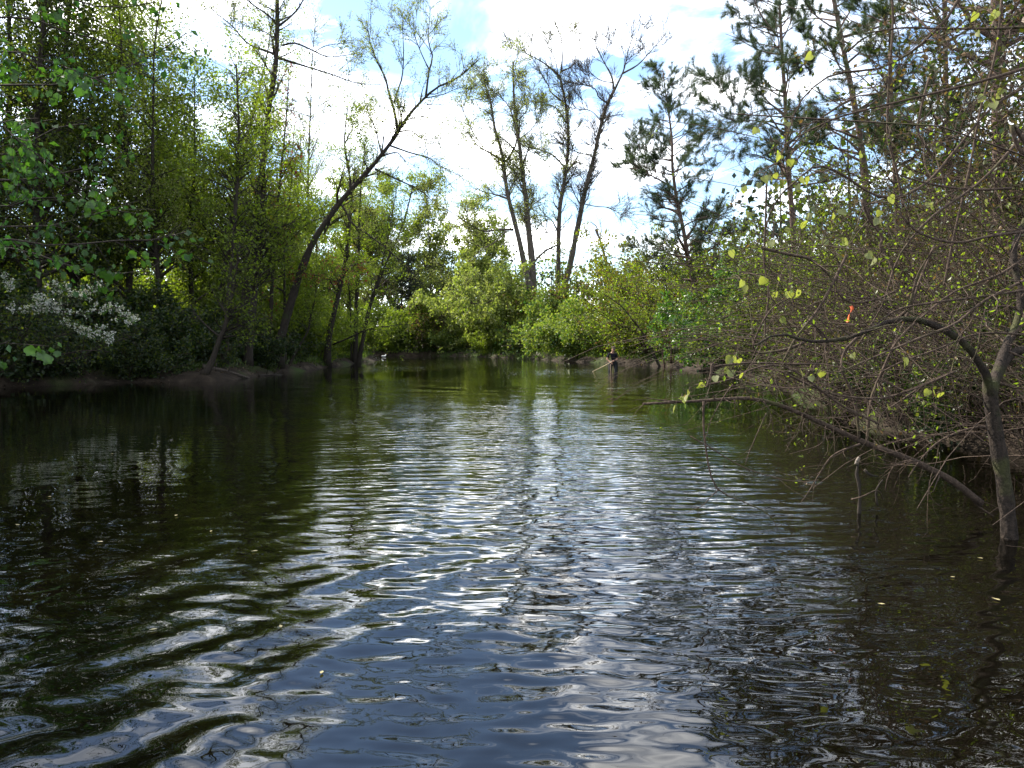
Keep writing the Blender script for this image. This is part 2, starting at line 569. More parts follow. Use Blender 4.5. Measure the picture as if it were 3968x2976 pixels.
train(50, 86, 16, (.10, .30), .150, patch * calm_left * calm_right * (.5 + .5 * env_near), 21)
train(16, 148, 14, (.28, .70), .066, env_near * calm_right * (.4 + .6 * patch), 22)
train(12, 60, 40, (.9, 2.6), .016, calm_left * calm_right, 23)
train(28, 88, 38, (.06, .12), .060, patch * calm_left * calm_right, 24)
nr, na = Rr.shape
ii = np.arange(nr - 1)[:, None] * na + np.arange(na - 1)[None]
q = np.stack([ii, ii + na, ii + na + 1, ii + 1], -1).reshape(-1, 4)
wm, t = new_mat('pond_water')
o_ = nd(t, 'ShaderNodeOutputMaterial')
p_ = nd(t, 'ShaderNodeBsdfPrincipled')
p_.inputs['Base Color'].default_value = (.0016, .0013, .0006, 1)
p_.inputs['Roughness'].default_value = .004
p_.inputs['IOR'].default_value = 1.52
tcn = nd(t, 'ShaderNodeTexCoord')
mp = nd(t, 'ShaderNodeMapping'); mp.inputs['Scale'].default_value = (2.2, 6.5, 1)
mp.inputs['Rotation'].default_value = (0, 0, math.radians(-6))
t.links.new(tcn.outputs['Object'], mp.inputs[0])
n1 = nd(t, 'ShaderNodeTexNoise'); n1.inputs['Scale'].default_value = 1.0; n1.inputs['Detail'].default_value = 2; n1.inputs['Roughness'].default_value = .45
t.links.new(mp.outputs[0], n1.inputs['Vector'])
b1 = nd(t, 'ShaderNodeBump'); b1.inputs['Strength'].default_value = .5; b1.inputs['Distance'].default_value = .026
t.links.new(n1.outputs['Fac'], b1.inputs['Height'])
n2 = nd(t, 'ShaderNodeTexNoise'); n2.inputs['Scale'].default_value = 9.0; n2.inputs['Detail'].default_value = 2
t.links.new(tcn.outputs['Object'], n2.inputs['Vector'])
b2 = nd(t, 'ShaderNodeBump'); b2.inputs['Strength'].default_value = .10; b2.inputs['Distance'].default_value = .004
t.links.new(n2.outputs['Fac'], b2.inputs['Height']); t.links.new(b1.outputs[0], b2.inputs['Normal'])
at_ = nd(t, 'ShaderNodeAttribute', attribute_name='chop')
for b_, k_ in ((b1, .62), (b2, .10)):
    mm = nd(t, 'ShaderNodeMath', operation='MULTIPLY')
    mm.inputs[1].default_value = k_
    t.links.new(at_.outputs['Fac'], mm.inputs[0])
    t.links.new(mm.outputs[0], b_.inputs['Strength'])
t.links.new(b2.outputs[0], p_.inputs['Normal'])
t.links.new(p_.outputs[0], o_.inputs[0])
g = Geo()
g.add(np.stack([WX, WY, Hw], -1).reshape(-1, 3), q)
water = g.build('water', [wm])
ca = water.data.attributes.new('chop', 'FLOAT', 'POINT')       # how ruffled the surface is, place by place
ca.data.foreach_set('value', np.clip(patch * calm_left * calm_right, 0.12, 1.4).astype(np.float32).ravel())
tag(water, 'dark rippled pond water with broken sky reflections', None, kind='structure')


# ------------------------------------------------------------------ plants
def stem_from_px(path, Y, m=22, ground=True, sink=.15, dY=0.0):
    """photo polyline -> world polyline at depth Y (running to Y + dY at its end); the first point is set down on the ground"""
    n = len(path)
    pts = []
    for i, p in enumerate(path):
        yy = (p[2] if len(p) > 2 else Y + dY * i / max(1, n - 1))
        pts.append(px(p[0], p[1], yy))
    pts = np.array(pts)
    if ground:
        z = gz(pts[0][0], pts[0][1]) - sink
        pts[0][2] = z
        if pts[1][2] < z + .3:
            pts[1][2] = z + .3
    return smooth_path(pts, m)


def taper(m, r0, r1, flare=0.0):
    t = np.linspace(0, 1, m)
    r = r0 + (r1 - r0) * t ** .85
    return r * (1 + flare * np.exp(-t * 22))


class Plant:
    """one plant: an Empty at its base with trunk / limb / crown children"""
    def __init__(s, name, label, cat, base, seed, group=None):
        s.root = empty(name, base, label, cat, group)
        s.base = np.array(base, float)
        s.rng = np.random.default_rng(seed)
        s.P, s.R = [], []
        s.crown = Geo()
        s.slots = []

    def slot(s, m):
        if m not in s.slots:
            s.slots.append(m)
        return s.slots.index(m)

    def wood(s, part, P, R, mat, k=9, rough=.06):
        """one limb or trunk as a part of its own"""
        P = np.array(P, float)
        g = Geo()
        R = np.asarray(R) * (1 + s.rng.normal(size=len(R)) * rough)
        v, q = tubes(P, R, k)
        g.add(v, q)
        tip = len(v)
        g.add(P[-1:] + (P[-1] - P[-2]) * .1, np.zeros((0, 3), int))
        g.f.append((np.array([[tip - k + i, tip - k + (i + 1) % k, tip] for i in range(k)]), 0))
        n0 = g.n
        g.add(P[:1], np.zeros((0, 3), int))
        g.f.append((np.array([[(i + 1) % k, i, n0] for i in range(k)]), 0))
        o = g.build(part, [M[mat]], s.root, s.base)
        s.P.append(P)
        s.R.append(np.asarray(R))
        return o

    def parents(s, m=16, sel=None):
        Ps, Rs = [], []
        for i, (p, r) in enumerate(zip(s.P, s.R)):
            if sel is not None and i not in sel:
                continue
            u = np.linspace(0, 1, len(p)); w = np.linspace(0, 1, m)
            Ps.append(np.stack([np.interp(w, u, p[:, j]) for j in range(3)], 1))
            Rs.append(np.interp(w, u, r))
        return np.array(Ps), np.array(Rs)

    def twigs(s, P, R, mat, k=3):
        s.crown.add(*tubes(P, R, k), slot=s.slot(M[mat]))

    def leaf(s, P, R, n, mat, **kw):
        v, q = leaves(s.rng, P, R, n, **kw)
        s.crown.add(v, q, s.slot(M[mat]))

    def needle(s, P, R, n, mat, **kw):
        v, q = needles(s.rng, P, R, n, **kw)
        s.crown.add(v, q, s.slot(M[mat]))

    def done(s, part='crown'):
        if s.crown.n:
            sm = [f[0].shape[1] == 4 and s.slots[f[1]].name.startswith(('bark', 'dead')) for f in s.crown.f if len(f[0])]
            return s.crown.build(part, s.slots, s.root, s.base, smooth=sm)


def copy_plant(root, loc, rz=0, sc=1.0, label=None, group=None):
    r = root.copy()
    C.objects.link(r)
    r.location = Vector([float(c) for c in loc])
    r.rotation_euler = (0, 0, rz)
    r.scale = (sc, sc, sc)
    if label: r['label'] = label
    if group: r['group'] = group
    for ch in list(root.children):
        c = ch.copy()
        C.objects.link(c)
        c.parent = r
    return r


def broadleaf(name, label, stems, seed, bark='bark_dark', limbs=(), b1=None, b2=None, b3=None, leaf=(), cat='tree', group=None, kt=10):
    """stems / limbs: list of (points, r0, r1). b1..b3: spawn keywords. leaf: list of (count, material, keywords, level)"""
    base = stems[0][0][0]
    pl = Plant(name, label, cat, base, seed, group)
    for i, (p, r0, r1) in enumerate(stems):
        pl.wood('trunk', p, taper(len(p), r0, r1, .5), bark, k=kt)
    for (p, r0, r1) in limbs:
        pl.wood('limb', p, taper(len(p), r0, r1), bark, k=7)
    P0, R0 = pl.parents()
    lev = [(P0, R0)]
    for i, b in enumerate((b1, b2, b3)):
        if b is None:
            continue
        b = dict(b)
        src = lev[-1]
        if b.pop('all', False) and len(lev) > 1:
            n = min(l[0].shape[1] for l in lev)
            src = (np.concatenate([np.stack([l[0][:, int(round(j))] for j in np.linspace(0, l[0].shape[1] - 1, n)], 1) for l in lev]),
                   np.concatenate([np.stack([l[1][:, int(round(j))] for j in np.linspace(0, l[1].shape[1] - 1, n)], 1) for l in lev]))
        k = b.pop('k', 4 if i == 0 else 3)
        mat = b.pop('mat', bark)
        Q, RR = spawn(pl.rng, src[0], src[1], **b)
        pl.twigs(Q, RR, mat, k)
        lev.append((Q, RR))
    for (n, mat, kw, lv) in leaf:
        pl.leaf(lev[lv][0], lev[lv][1], n, mat, **kw)
    pl.done()
    return pl

# ---- presets
TW_FINE = dict(count=900, t=(.25, 1), length=(.35, .9), ang=(25, 60), up=.1, wob=.14, npts=4, rk=.6, rmin=.005)
LEFT = 'trees of the left bank wood'


def lim(path, Y, r0, r1, dY=0.0, m=12):
    return (stem_from_px(path, Y, m, ground=False, dY=dY), r0, r1)


# B: the tall dark tree that leaves the picture at the top
Y = 37
broadleaf('tall_tree', 'tallest dark trunk of the left bank, running out of the picture top, long side limbs',
          [(stem_from_px([(904, 1395), (935, 1230), (962, 1090), (994, 795), (1017, 655), (1044, 407), (1071, 226), (1074, 0), (1068, -260), (1075, -480)], Y, 30), .25, .05)], 101, 'bark_dark',
          limbs=[lim([(1094, 176), (1144, 167), (1220, 199), (1275, 221), (1379, 208)], Y, .055, .012, -1),
                 lim([(1085, 226), (1207, 264), (1288, 289), (1379, 321), (1478, 328)], Y, .06, .012, -2),
                 lim([(1220, 200), (1260, 178), (1310, 170), (1362, 165)], Y - .4, .025, .008, .5),
                 lim([(1078, 100), (1110, 78), (1153, 36), (1190, -20), (1260, -60)], Y, .06, .02, 1),
                 lim([(1066, 210), (1010, 190), (958, 167), (900, 100), (859, 68), (790, 10)], Y, .06, .012, 1),
                 lim([(1070, 95), (1040, 59), (958, 0), (900, -80)], Y, .05, .015, -1),
                 lim([(1068, 150), (1030, 125), (990, 113), (940, 95)], Y, .04, .01, 1.5),
                 lim([(1040, 440), (1100, 420), (1200, 450), (1275, 455)], Y, .03, .008, 1)],
          b1=dict(count=60, t=(.45, 1), length=(1.2, 3), ang=(35, 70), up=.35, npts=5, rmin=.008, wob=.16),
          b2=dict(count=330, all=True, t=(.3, 1), length=(.6, 1.6), ang=(25, 60), up=.25, npts=4, rmin=.006),
          b3=dict(count=1500, t=(.2, 1), length=(.3, .8), ang=(25, 60), up=.2, npts=3, rmin=.008),
          leaf=[(7000, 'leaf_pale', dict(size=(.07, .13), asp=.45, spread=.08), 3), (2200, 'leaf_olive', dict(size=(.06, .12)), 2)])

# W: the big leaning tree over the pond
Y = 38
broadleaf('leaning_tree', 'big dark tree leaning far out over the pond to the right, thin spring leaves',
          [(stem_from_px([(1075, 1420), (1085, 1330), (1110, 1230), (1160, 1070), (1215, 935), (1290, 820), (1342, 755), (1433, 655), (1523, 542), (1546, 502), (1591, 438), (1650, 375), (1700, 335), (1772, 303), (1850, 235)], Y, 34), .25, .03)], 102, 'bark_dark',
          limbs=[lim([(1541, 502), (1528, 429), (1505, 353), (1496, 307), (1455, 226), (1433, 158), (1420, 80)], Y, .085, .012, 1),
                 lim([(1526, 400), (1545, 340), (1559, 294), (1564, 203), (1560, 120), (1559, 54)], Y + .3, .05, .01, -1),
                 lim([(1650, 375), (1663, 271), (1677, 221), (1659, 158), (1664, 90), (1668, 25)], Y, .06, .01, 1),
                 lim([(1663, 271), (1630, 200), (1605, 130), (1600, 60)], Y, .035, .008, -1),
                 lim([(1546, 511), (1591, 506), (1636, 538), (1700, 554)], Y, .045, .008, -1.5),
                 lim([(1514, 565), (1591, 592), (1659, 610), (1704, 642), (1795, 687)], Y, .05, .008, -1.5),
                 lim([(1478, 606), (1505, 597), (1541, 592), (1573, 628)], Y, .045, .012, -.6),
                 lim([(1455, 655), (1532, 692), (1591, 719), (1645, 750), (1720, 830)], Y, .06, .01, -1.5),
                 lim([(1478, 592), (1465, 542), (1451, 488), (1410, 425)], Y, .05, .01, 1),
                 lim([(1591, 450), (1630, 448), (1680, 465), (1740, 480)], Y, .03, .007, 1),
                 lim([(1320, 790), (1347, 831), (1365, 868), (1433, 913), (1505, 971), (1569, 1026), (1605, 1062), (1650, 1120)], Y, .06, .01, -2),
                 lim([(1580, 452), (1560, 415), (1540, 410)], Y, .03, .008, -1),
                 lim([(1650, 380), (1720, 365), (1780, 340), (1830, 350)], Y, .03, .008, -1)],
          b1=dict(count=70, t=(.4, 1), length=(.9, 2.4), ang=(30, 70), up=.35, npts=5, rmin=.007, wob=.18),
          b2=dict(count=420, all=True, t=(.35, 1), length=(.5, 1.5), ang=(25, 60), up=.3, npts=4, rmin=.010),
          b3=dict(count=1900, t=(.2, 1), length=(.3, .8), ang=(25, 60), up=.15, npts=3, rmin=.008),
          leaf=[(9000, 'leaf_pale', dict(size=(.07, .13), asp=.42, spread=.08), 3), (2600, 'leaf_yellow', dict(size=(.06, .11)), 2)])

# trunks of the left bank
slim_b = dict(b1=dict(count=55, t=(.3, 1), length=(1.0, 2.8), ang=(40, 80), up=.15, npts=5, rmin=.007, wob=.15),
              b2=dict(count=300, all=True, t=(.3, 1), length=(.6, 1.5), ang=(25, 65), up=.08, npts=4, rmin=.005),
              b3=dict(count=800, t=(.2, 1), length=(.4, .9), ang=(25, 60), up=.05, npts=3, rmin=.0035))


def lb(n, mats, sz=(.08, .14)):
    return [(int(n * f), m, dict(size=(sz[0] * 1.15, sz[1] * 1.2), asp=.62, spread=.12), 3) for m, f in mats]


OY = (('leaf_olive', .55), ('leaf_yellow', .45))
YF = (('leaf_yellow', .7), ('leaf_olive', .3))
broadleaf('slim_tree', 'slim straight trunk just before the tall dark tree on the left bank',
          [(stem_from_px([(868, 1390), (880, 1250), (893, 1050), (913, 795), (925, 500), (915, 250)], 33, 24), .15, .03)], 103, 'bark_dark', leaf=lb(4600, YF), **slim_b)
broadleaf('slim_tree', 'stout dark trunk between the tall tree and the leaning tree, its top lost in leaves',
          [(stem_from_px([(958, 1400), (972, 1260), (985, 1150), (1005, 900), (1020, 700), (1030, 520)], 35, 24), .20, .04)], 104, 'bark_dark', leaf=lb(4600, YF), **slim_b)
broadleaf('leaning_sapling', 'short trunk leaning right from the water edge before the dark trunks',
          [(stem_from_px([(790, 1482), (822, 1400), (845, 1330), (882, 1232), (905, 1100), (930, 950)], 29.3, 22), .13, .03)], 105, 'bark_dark',
          b1=dict(count=26, t=(.3, 1), length=(.8, 2.0), ang=(40, 80), up=.1, npts=5, rmin=.006), b2=dict(count=150, all=True, t=(.3, 1), length=(.5, 1.2), up=.05, npts=4), b3=dict(count=600, t=(.2, 1), length=(.3, .7), npts=3, rmin=.003),
          leaf=lb(1500, OY))
broadleaf('slim_tree', 'trunk at the base of the muddy spit, one low bough reaching over the water',
          [(stem_from_px([(1266, 1392), (1275, 1300), (1297, 1202), (1333, 1039), (1350, 900), (1362, 740), (1335, 560), (1347, 416)], 47, 26), .21, .027)], 106, 'bark_dark',
          limbs=[lim([(1290, 1335), (1350, 1310), (1433, 1274), (1520, 1262), (1614, 1252)], 47, .06, .012, -1.5),
                 lim([(1190, 1290), (1230, 1300), (1280, 1315)], 46.5, .03, .02),
                 lim([(1335, 560), (1370, 500), (1440, 450)], 47, .04, .01, 1)],
          b1=dict(count=60, t=(.25, 1), length=(1.0, 2.6), ang=(40, 80), up=.2, npts=5, rmin=.007, wob=.16), b2=dict(count=280, all=True, t=(.3, 1), length=(.6, 1.4), up=.12, npts=4, rmin=.005),
          b3=dict(count=1200, t=(.2, 1), length=(.3, .8), npts=3, rmin=.0035), leaf=lb(6500, YF, (.07, .13)))
broadleaf('forked_tree', 'clump of three straight stems rising from one foot at the tip of the spit',
          [(stem_from_px([(1375, 1382), (1380, 1200), (1388, 1050), (1392, 877), (1400, 700), (1415, 560)], 55, 22), .20, .035),
           (stem_from_px([(1362, 1376), (1358, 1200), (1350, 1085), (1345, 930), (1340, 830)], 55, 18), .08, .02),
           (stem_from_px([(1384, 1372), (1420, 1245), (1446, 1148), (1505, 1000), (1564, 863), (1600, 720)], 55, 22), .175, .035),
           (stem_from_px([(1440, 1160), (1470, 1060), (1500, 930), (1525, 800), (1545, 690)], 55, 16, ground=False), .08, .02)], 107, 'bark_dark',
          b1=dict(count=70, t=(.35, 1), length=(.9, 2.4), ang=(40, 80), up=.2, npts=5, rmin=.007, wob=.16), b2=dict(count=330, all=True, t=(.3, 1), length=(.6, 1.4), up=.12, npts=4, rmin=.005),
          b3=dict(count=1400, t=(.2, 1), length=(.3, .8), npts=3, rmin=.0035), leaf=lb(8500, YF, (.07, .13)))
broadleaf('young_tree', 'thin dark upright stem forking into an arching bough, before the leaning tree',
          [(stem_from_px([(1103, 1402), (1103, 1250), (1102, 1080), (1100, 930), (1120, 800), (1135, 640)], 40, 20), .097, .023)], 108, 'bark_dark',
          limbs=[lim([(1104, 955), (1150, 905), (1207, 858), (1280, 838), (1350, 830)], 40, .04, .01, -1), lim([(1100, 955), (1070, 900), (1045, 850)], 40, .03, .01, 1)],
          b1=dict(count=34, t=(.25, 1), length=(.8, 1.8), ang=(40, 80), up=.1, npts=5, rmin=.006), b2=dict(count=170, all=True, t=(.3, 1), length=(.5, 1.1), npts=4), b3=dict(count=650, t=(.2, 1), length=(.25, .6), npts=3, rmin=.003),
          leaf=lb(3600, YF))
broadleaf('young_tree', 'small crooked stem bowing out of the bare mud by the spit',
          [(stem_from_px([(1116, 1405), (1160, 1340), (1193, 1283), (1205, 1220), (1225, 1130), (1215, 1050)], 39.5, 18), .075, .017)], 109, 'bark_dark',
          b1=dict(count=22, t=(.4, 1), length=(.5, 1.4), ang=(40, 80), npts=5, rmin=.005), b2=dict(count=90, all=True, t=(.3, 1), length=(.3, .9), npts=4), b3=dict(count=350, t=(.2, 1), length=(.2, .5), npts=3, rmin=.003),
          leaf=lb(1800, YF, (.07, .11)))
broadleaf('pale_sapling', 'slender pale young tree with wispy leaves against the white sky beyond the tall trunk',
          [(stem_from_px([(1200, 1300), (1198, 1000), (1194, 700), (1204, 400), (1212, 200), (1225, 60)], 52, 24), .13, .02)], 110, 'bark_grey',
          b1=dict(count=75, t=(.3, 1), length=(1.4, 4.2), ang=(30, 55), up=.25, npts=6, rmin=.008, wob=.1, shorten=.65), b2=dict(count=260, t=(.2, 1), length=(.6, 1.5), up=.2, npts=4, rmin=.006),
          b3=dict(count=900, t=(.2, 1), length=(.3, .8), npts=3, rmin=.004), leaf=[(4200, 'leaf_pale', dict(size=(.07, .12), asp=.45), 3)])
# the maple with red keys
pl = broadleaf('red_key_maple', 'slight maple with sprays of dark red keys among its leaves on the left bank',
               [(stem_from_px([(1040, 1400), (1050, 1200), (1062, 950), (1085, 700), (1110, 450), (1120, 260)], 38.5, 24), 0.115, .023)], 111, 'bark_dark',
               limbs=[lim([(1058, 1080), (1130, 1060), (1220, 1065), (1300, 1090), (1370, 1040)], 38.5, .03, .008, -2), lim([(1075, 800), (1030, 760), (990, 700)], 38.5, .03, .008, -1),
                      lim([(1085, 700), (1130, 620), (1160, 570)], 38.5, .03, .008, -1)],
               b1=dict(count=45, t=(.3, 1), length=(.7, 1.9), ang=(40, 80), up=.1, npts=5, rmin=.006), b2=dict(count=230, all=True, t=(.3, 1), length=(.4, 1.1), npts=4), b3=dict(count=900, t=(.2, 1), length=(.25, .6), npts=3, rmin=.003),
               leaf=[(3600, 'leaf_yellow', dict(size=(.07, .12), spread=.07), 3), (900, 'leaf_red', dict(size=(.09, .16), spread=.05, t=(.6, 1)), 2), (420, 'leaf_red', dict(size=(.1, .17), spread=.2), 0)])


# the wood behind: a few kinds, copied
def wood_tree(name, label, seed, h, r, mats, n, size=(.10, .18), bark='bark_dark', crown0=.25, spreadl=(1.5, 3.6), lean=.05, at=(0, 0), group=LEFT):
    rng = np.random.default_rng(seed)
    x, y = at
    z = gz(x, y) - .15
    pts = [np.array([x, y, z])]
    d = np.array([rng.normal() * lean, rng.normal() * lean, 1.0])
    for i in range(6):
        d = nrm(d + np.array([rng.normal() * .06, rng.normal() * .06, .05]))
        pts.append(pts[-1] + d * h / 6)
    return broadleaf(name, label, [(smooth_path(pts, 24), r, r * .12)], seed, bark,
                     b1=dict(count=60, t=(crown0, 1), length=spreadl, ang=(45, 80), up=.2, npts=6, rmin=.01, wob=.14, shorten=.6),
                     b2=dict(count=330, all=True, t=(.3, 1), length=(.8, 2.0), ang=(30, 65), up=.05, npts=4, rmin=.007),
                     b3=dict(count=900, t=(.2, 1), length=(.5, 1.2), ang=(25, 60), npts=3, rmin=.005),
                     leaf=[(int(n * f), m, dict(size=size, asp=.7, spread=.2), 3) for m, f in mats], group=group)


wA = wood_tree('woodland_tree', 'broad olive leaved tree deep in the shade behind the white blossom', 201, 19, .22, (('leaf_olive', .75), ('leaf_dark', .25)), 17000, at=(-20, 32.5), crown0=.16)
wB = wood_tree('woodland_tree', 'yellow green leafy tree rising behind the slim straight trunk', 202, 15, .17, (('leaf_yellow', .5), ('leaf_olive', .3), ('leaf_fresh', .2)), 10500, at=(-17.2, 41), crown0=.16)
wC = wood_tree('woodland_tree', 'dark leaved tree at the picture edge behind the blossom', 203, 21, .24, (('leaf_dark', .4), ('leaf_olive', .6)), 15000, at=(-22.6, 33), crown0=.14)
wD = wood_tree('woodland_tree', 'sunlit light green tree filling the gap behind the three stemmed clump', 204, 11.5, .14, (('leaf_yellow', .6), ('leaf_fresh', .4)), 11500, (.10, .18), at=(-14.2, 52), crown0=.08, spreadl=(1.4, 3.2))
for src, (x, y), rz, sc, lab in [
    (wA, (-24.5, 39), 1.2, 1.05, 'tall olive crowned tree far back at the left picture edge'),
    (wB, (-19.6, 42), 2.4, 1.05, 'olive crowned tree standing back between the left edge and the tall trunk'),
    (wB, (-18.2, 36.5), 3.9, 1.15, 'yellow green tree above the far end of the white blossom branches'),
    (wB, (-15.8, 46), 5.1, .95, 'yellow green tree behind the tall dark trunk'),
    (wC, (-27.5, 36), .8, 1.0, 'dark leaved tree cut by the left picture edge at mid height'),
    (wD, (-13.2, 46), 1.9, .95, 'light green young tree behind the leaning trunk at the spit'),
    (wD, (-16.5, 60), 3.3, 1.0, 'light green tree behind the slender pale sapling'),
    (wD, (-14.8, 66), 4.4, .8, 'light green bushy tree at the far end of the spit'),
    (wB, (-20.5, 48), 2.2, .9, 'yellow green tree deepest in the wood between the dark trunks'),
    (wA, (-22, 55), 4.0, .8, 'olive tree far behind the stout dark trunk'),
    (wC, (-20.6, 30), 2.9, .9, 'dark crowned tree straight above the thickest white blossom'),
    (wA, (-20.3, 36), 5.5, 1.1, 'big olive tree touching the picture top at the left'),
    (wD, (-18.5, 46), .2, 1.1, 'light green tree glowing far behind the slim straight trunk'),
    (wD, (-12.9, 39.5), 2.7, .62, 'small light green tree at the foot of the leaning tree'),
    (wC, (-23.4, 29.2), 3.7, .95, 'unseen dark tree past the left picture edge, added to darken the reflection'),  # stands out of view, added to darken the reflection on the left water
    (wC, (-21.0, 38.5), 5.9, .9, 'dark tree far back above the middle of the blossom'),
    (wC, (-17.6, 15.5), 1.7, 1.0, 'unseen dark tree just past the left edge, added to shade the right tangle'),  # unseen trees from here on, added to keep sun off the right tangle
    (wC, (-19.6, 20.5), 4.7, .95, 'unseen dark tree behind the overhanging big leaves past the left edge, added for its shade'),
    (wA, (-16.2, 8.5), 3.0, .95, 'unseen olive tree past the left edge beside the overhanging tree, added for its shade'),
]:
    copy_plant(src.root, (x, y, gz(x, y) - .15), rz, sc, lab, LEFT)


wE = wood_tree('airy_tree', 'tall airy tree with thin yellow green leaves behind the tall dark trunk', 205, 20, .16, (('leaf_yellow', .55), ('leaf_pale', .45)), 8000, (.09, .16), at=(-15.6, 39.8), crown0=.22, spreadl=(1.6, 3.6), lean=.03)
for (x, y), rz, sc, lab in [
    ((-14.3, 43.5), 1.3, .88, 'tall airy tree with thin leaves left of the leaning tree, half behind it'),
    ((-18.4, 45.5), 2.6, 1.1, 'tall airy tree with thin leaves against the white sky left of the tall trunk'),
    ((-13.6, 50.5), 3.8, .75, 'airy young tree with thin leaves under the crook of the leaning tree'),
    ((-12.9, 58.5), 5.0, .72, 'airy young tree with thin leaves behind the three stemmed clump'),
    ((-16.6, 55.5), .5, .9, 'airy tree with thin leaves between the slender sapling and the leaning tree'),
    ((-16.4, 35.6), 4.3, .85, 'airy tree with thin leaves close behind the slim straight trunk'),
]:
    copy_plant(wE.root, (x, y, gz(x, y) - .15), rz, sc, lab, LEFT)


def shrub(name, label, at, seed, h, spread=.55, nst=14, mats=(('leaf_fresh', 1.0),), n=7000, size=(.08, .14), bark='bark_twig', lean=(0, 0, 0), r=.03, droop=-.06, cat='shrub', group=None, tw=(260, 900),
          l2=(.35, .9), low=.08, rad=.35, spl=.08, z=None, lk=1.45):
    """a multi-stemmed bush; stems arch outwards"""
    x, y = at
    z = gz(x, y) - .1 if z is None else z
    pl = Plant(name, label, cat, (x, y, z), seed, group)
    rng = pl.rng
    d = nrm(np.stack([rng.normal(size=nst) * spread, rng.normal(size=nst) * spread, np.full(nst, 1.0)], 1) + np.asarray(lean))
    p = np.array([x, y, z]) + np.stack([rng.normal(size=nst) * rad, rng.normal(size=nst) * rad, np.zeros(nst)], 1)
    ln = h * rng.uniform(.65, 1.08, nst)
    pts = [p]
    m = 8
    for j in range(m - 1):
        d = nrm(d + rng.normal(size=d.shape) * .10 + np.array([0, 0, droop]))
        pts.append(pts[-1] + d * (ln / (m - 1))[:, None])
    P = np.stack(pts, 1)
    P[:, :, 2] = np.maximum(P[:, :, 2], z + .05)
    R = (r * rng.uniform(.6, 1.2, nst))[:, None] * np.linspace(1, .2, m)[None]
    for i in range(nst):
        pl.wood('stem', P[i], R[i], bark, k=5)
    Q, RQ = spawn(rng, P, R, tw[0], t=(low, 1), length=(h * .14, h * .38), ang=(30, 75), up=.05, npts=5, rmin=.005, wob=.15, curl=droop * .5)
    pl.twigs(Q, RQ, bark, 3)
    S, RS = spawn(rng, Q, RQ, tw[1], t=(.2, 1), length=l2, ang=(25, 65), npts=3, rmin=.0035)
    pl.twigs(S, RS, bark, 3)
    for mname, f in mats:
        pl.leaf(S, RS, int(n * f), mname, size=(size[0] * lk, size[1] * lk), asp=.7, spread=spl * 1.3)
    pl.done()
    return pl


# dark understorey along the left bank
UND = 'dark bushes along the left bank'
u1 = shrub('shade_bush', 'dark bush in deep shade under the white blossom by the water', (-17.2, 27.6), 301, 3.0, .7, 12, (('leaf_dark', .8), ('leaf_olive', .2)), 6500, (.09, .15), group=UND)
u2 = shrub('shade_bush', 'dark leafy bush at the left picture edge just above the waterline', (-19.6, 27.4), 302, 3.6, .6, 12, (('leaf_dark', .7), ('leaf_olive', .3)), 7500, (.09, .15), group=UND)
for src, (x, y), rz, sc, lab in [
    (u1, (-15.0, 30.2), 1.0, .85, 'dark bush on the bank behind the small white object'),
    (u2, (-13.6, 32.2), 2.2, .75, 'dark bush at the feet of the slim straight trunk'),
    (u1, (-12.8, 36.5), 3.1, .75, 'low bush between the stout trunk and the leaning tree foot'),
    (u2, (-16.8, 31.4), 4.0, .95, 'dark tall bush behind the lowest blossom branches'),
    (u1, (-21.5, 29.5), 5.2, 1.1, 'dark bush half cut by the left picture edge'),
    (u2, (-12.7, 41.5), .4, .7, 'shaded bush behind the bare mud of the spit'),
    (u1, (-18.6, 30.6), 2.0, 1.2, 'dark bush added for darkness behind the blossom, higher than the one at the water'),  # this and the next bushes are added for darkness at trunk level
    (u2, (-15.8, 33.2), 5.0, 1.0, 'dark bush added for darkness between the blossom end and the leaning sapling'),
    (u1, (-14.4, 35.2), 4.3, .9, 'dark bush added for darkness just behind the foot of the tall dark trunk'),
    (u1, (-16.5, 26.7), 3.8, .6, 'low dark bush added to darken the waterline under the blossom'),  # overhanging bushes added in place of shade on the bank strip
    (u2, (-14.3, 28.7), 2.9, .5, 'low dark bush added to darken the water edge left of the leaning sapling'),
    (u1, (6.9, 11.3), 4.9, .42, 'lowest dark bush added to darken the waterline under the fallen bough'),  # right bank bushes added to cover lit soil where deep shade belongs
    (u2, (7.2, 13.9), .3, .42, 'lowest dark bush added to darken the waterline beyond the fallen bough'),
    (u1, (7.7, 17.0), 2.5, .5, 'lowest dark bush added to darken the waterline left of the brown brush'),
    (u1, (7.9, 9.3), .9, .62, 'low dark bush added to deepen the dark under the tangle right behind the crooked tree'),
    (u2, (8.1, 11.9), 2.0, .6, 'low dark bush added to deepen the dark under the tangle behind the fallen bough'),
    (u1, (8.6, 15.2), 3.5, .75, 'low dark bush added to darken the hollow under the twiggy right bank'),
    (u2, (9.9, 19.9), 5.1, .8, 'dark bush added to darken the hollow left of the tangle on the right bank'),
    (u2, (-20.8, 26.2), 1.4, 1.1, 'dark bush under the big drooping leaves at the left edge'),
]:
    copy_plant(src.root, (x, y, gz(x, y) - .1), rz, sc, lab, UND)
SB = 'sunlit bushes on the left bank'
sb = shrub('bank_bush', 'sunlit leafy bush at the foot of the three stemmed clump', (-12.8, 48.5), 310, 3.0, .6, 10, (('leaf_yellow', .6), ('leaf_fresh', .4)), 6000, (.08, .13), group=SB)
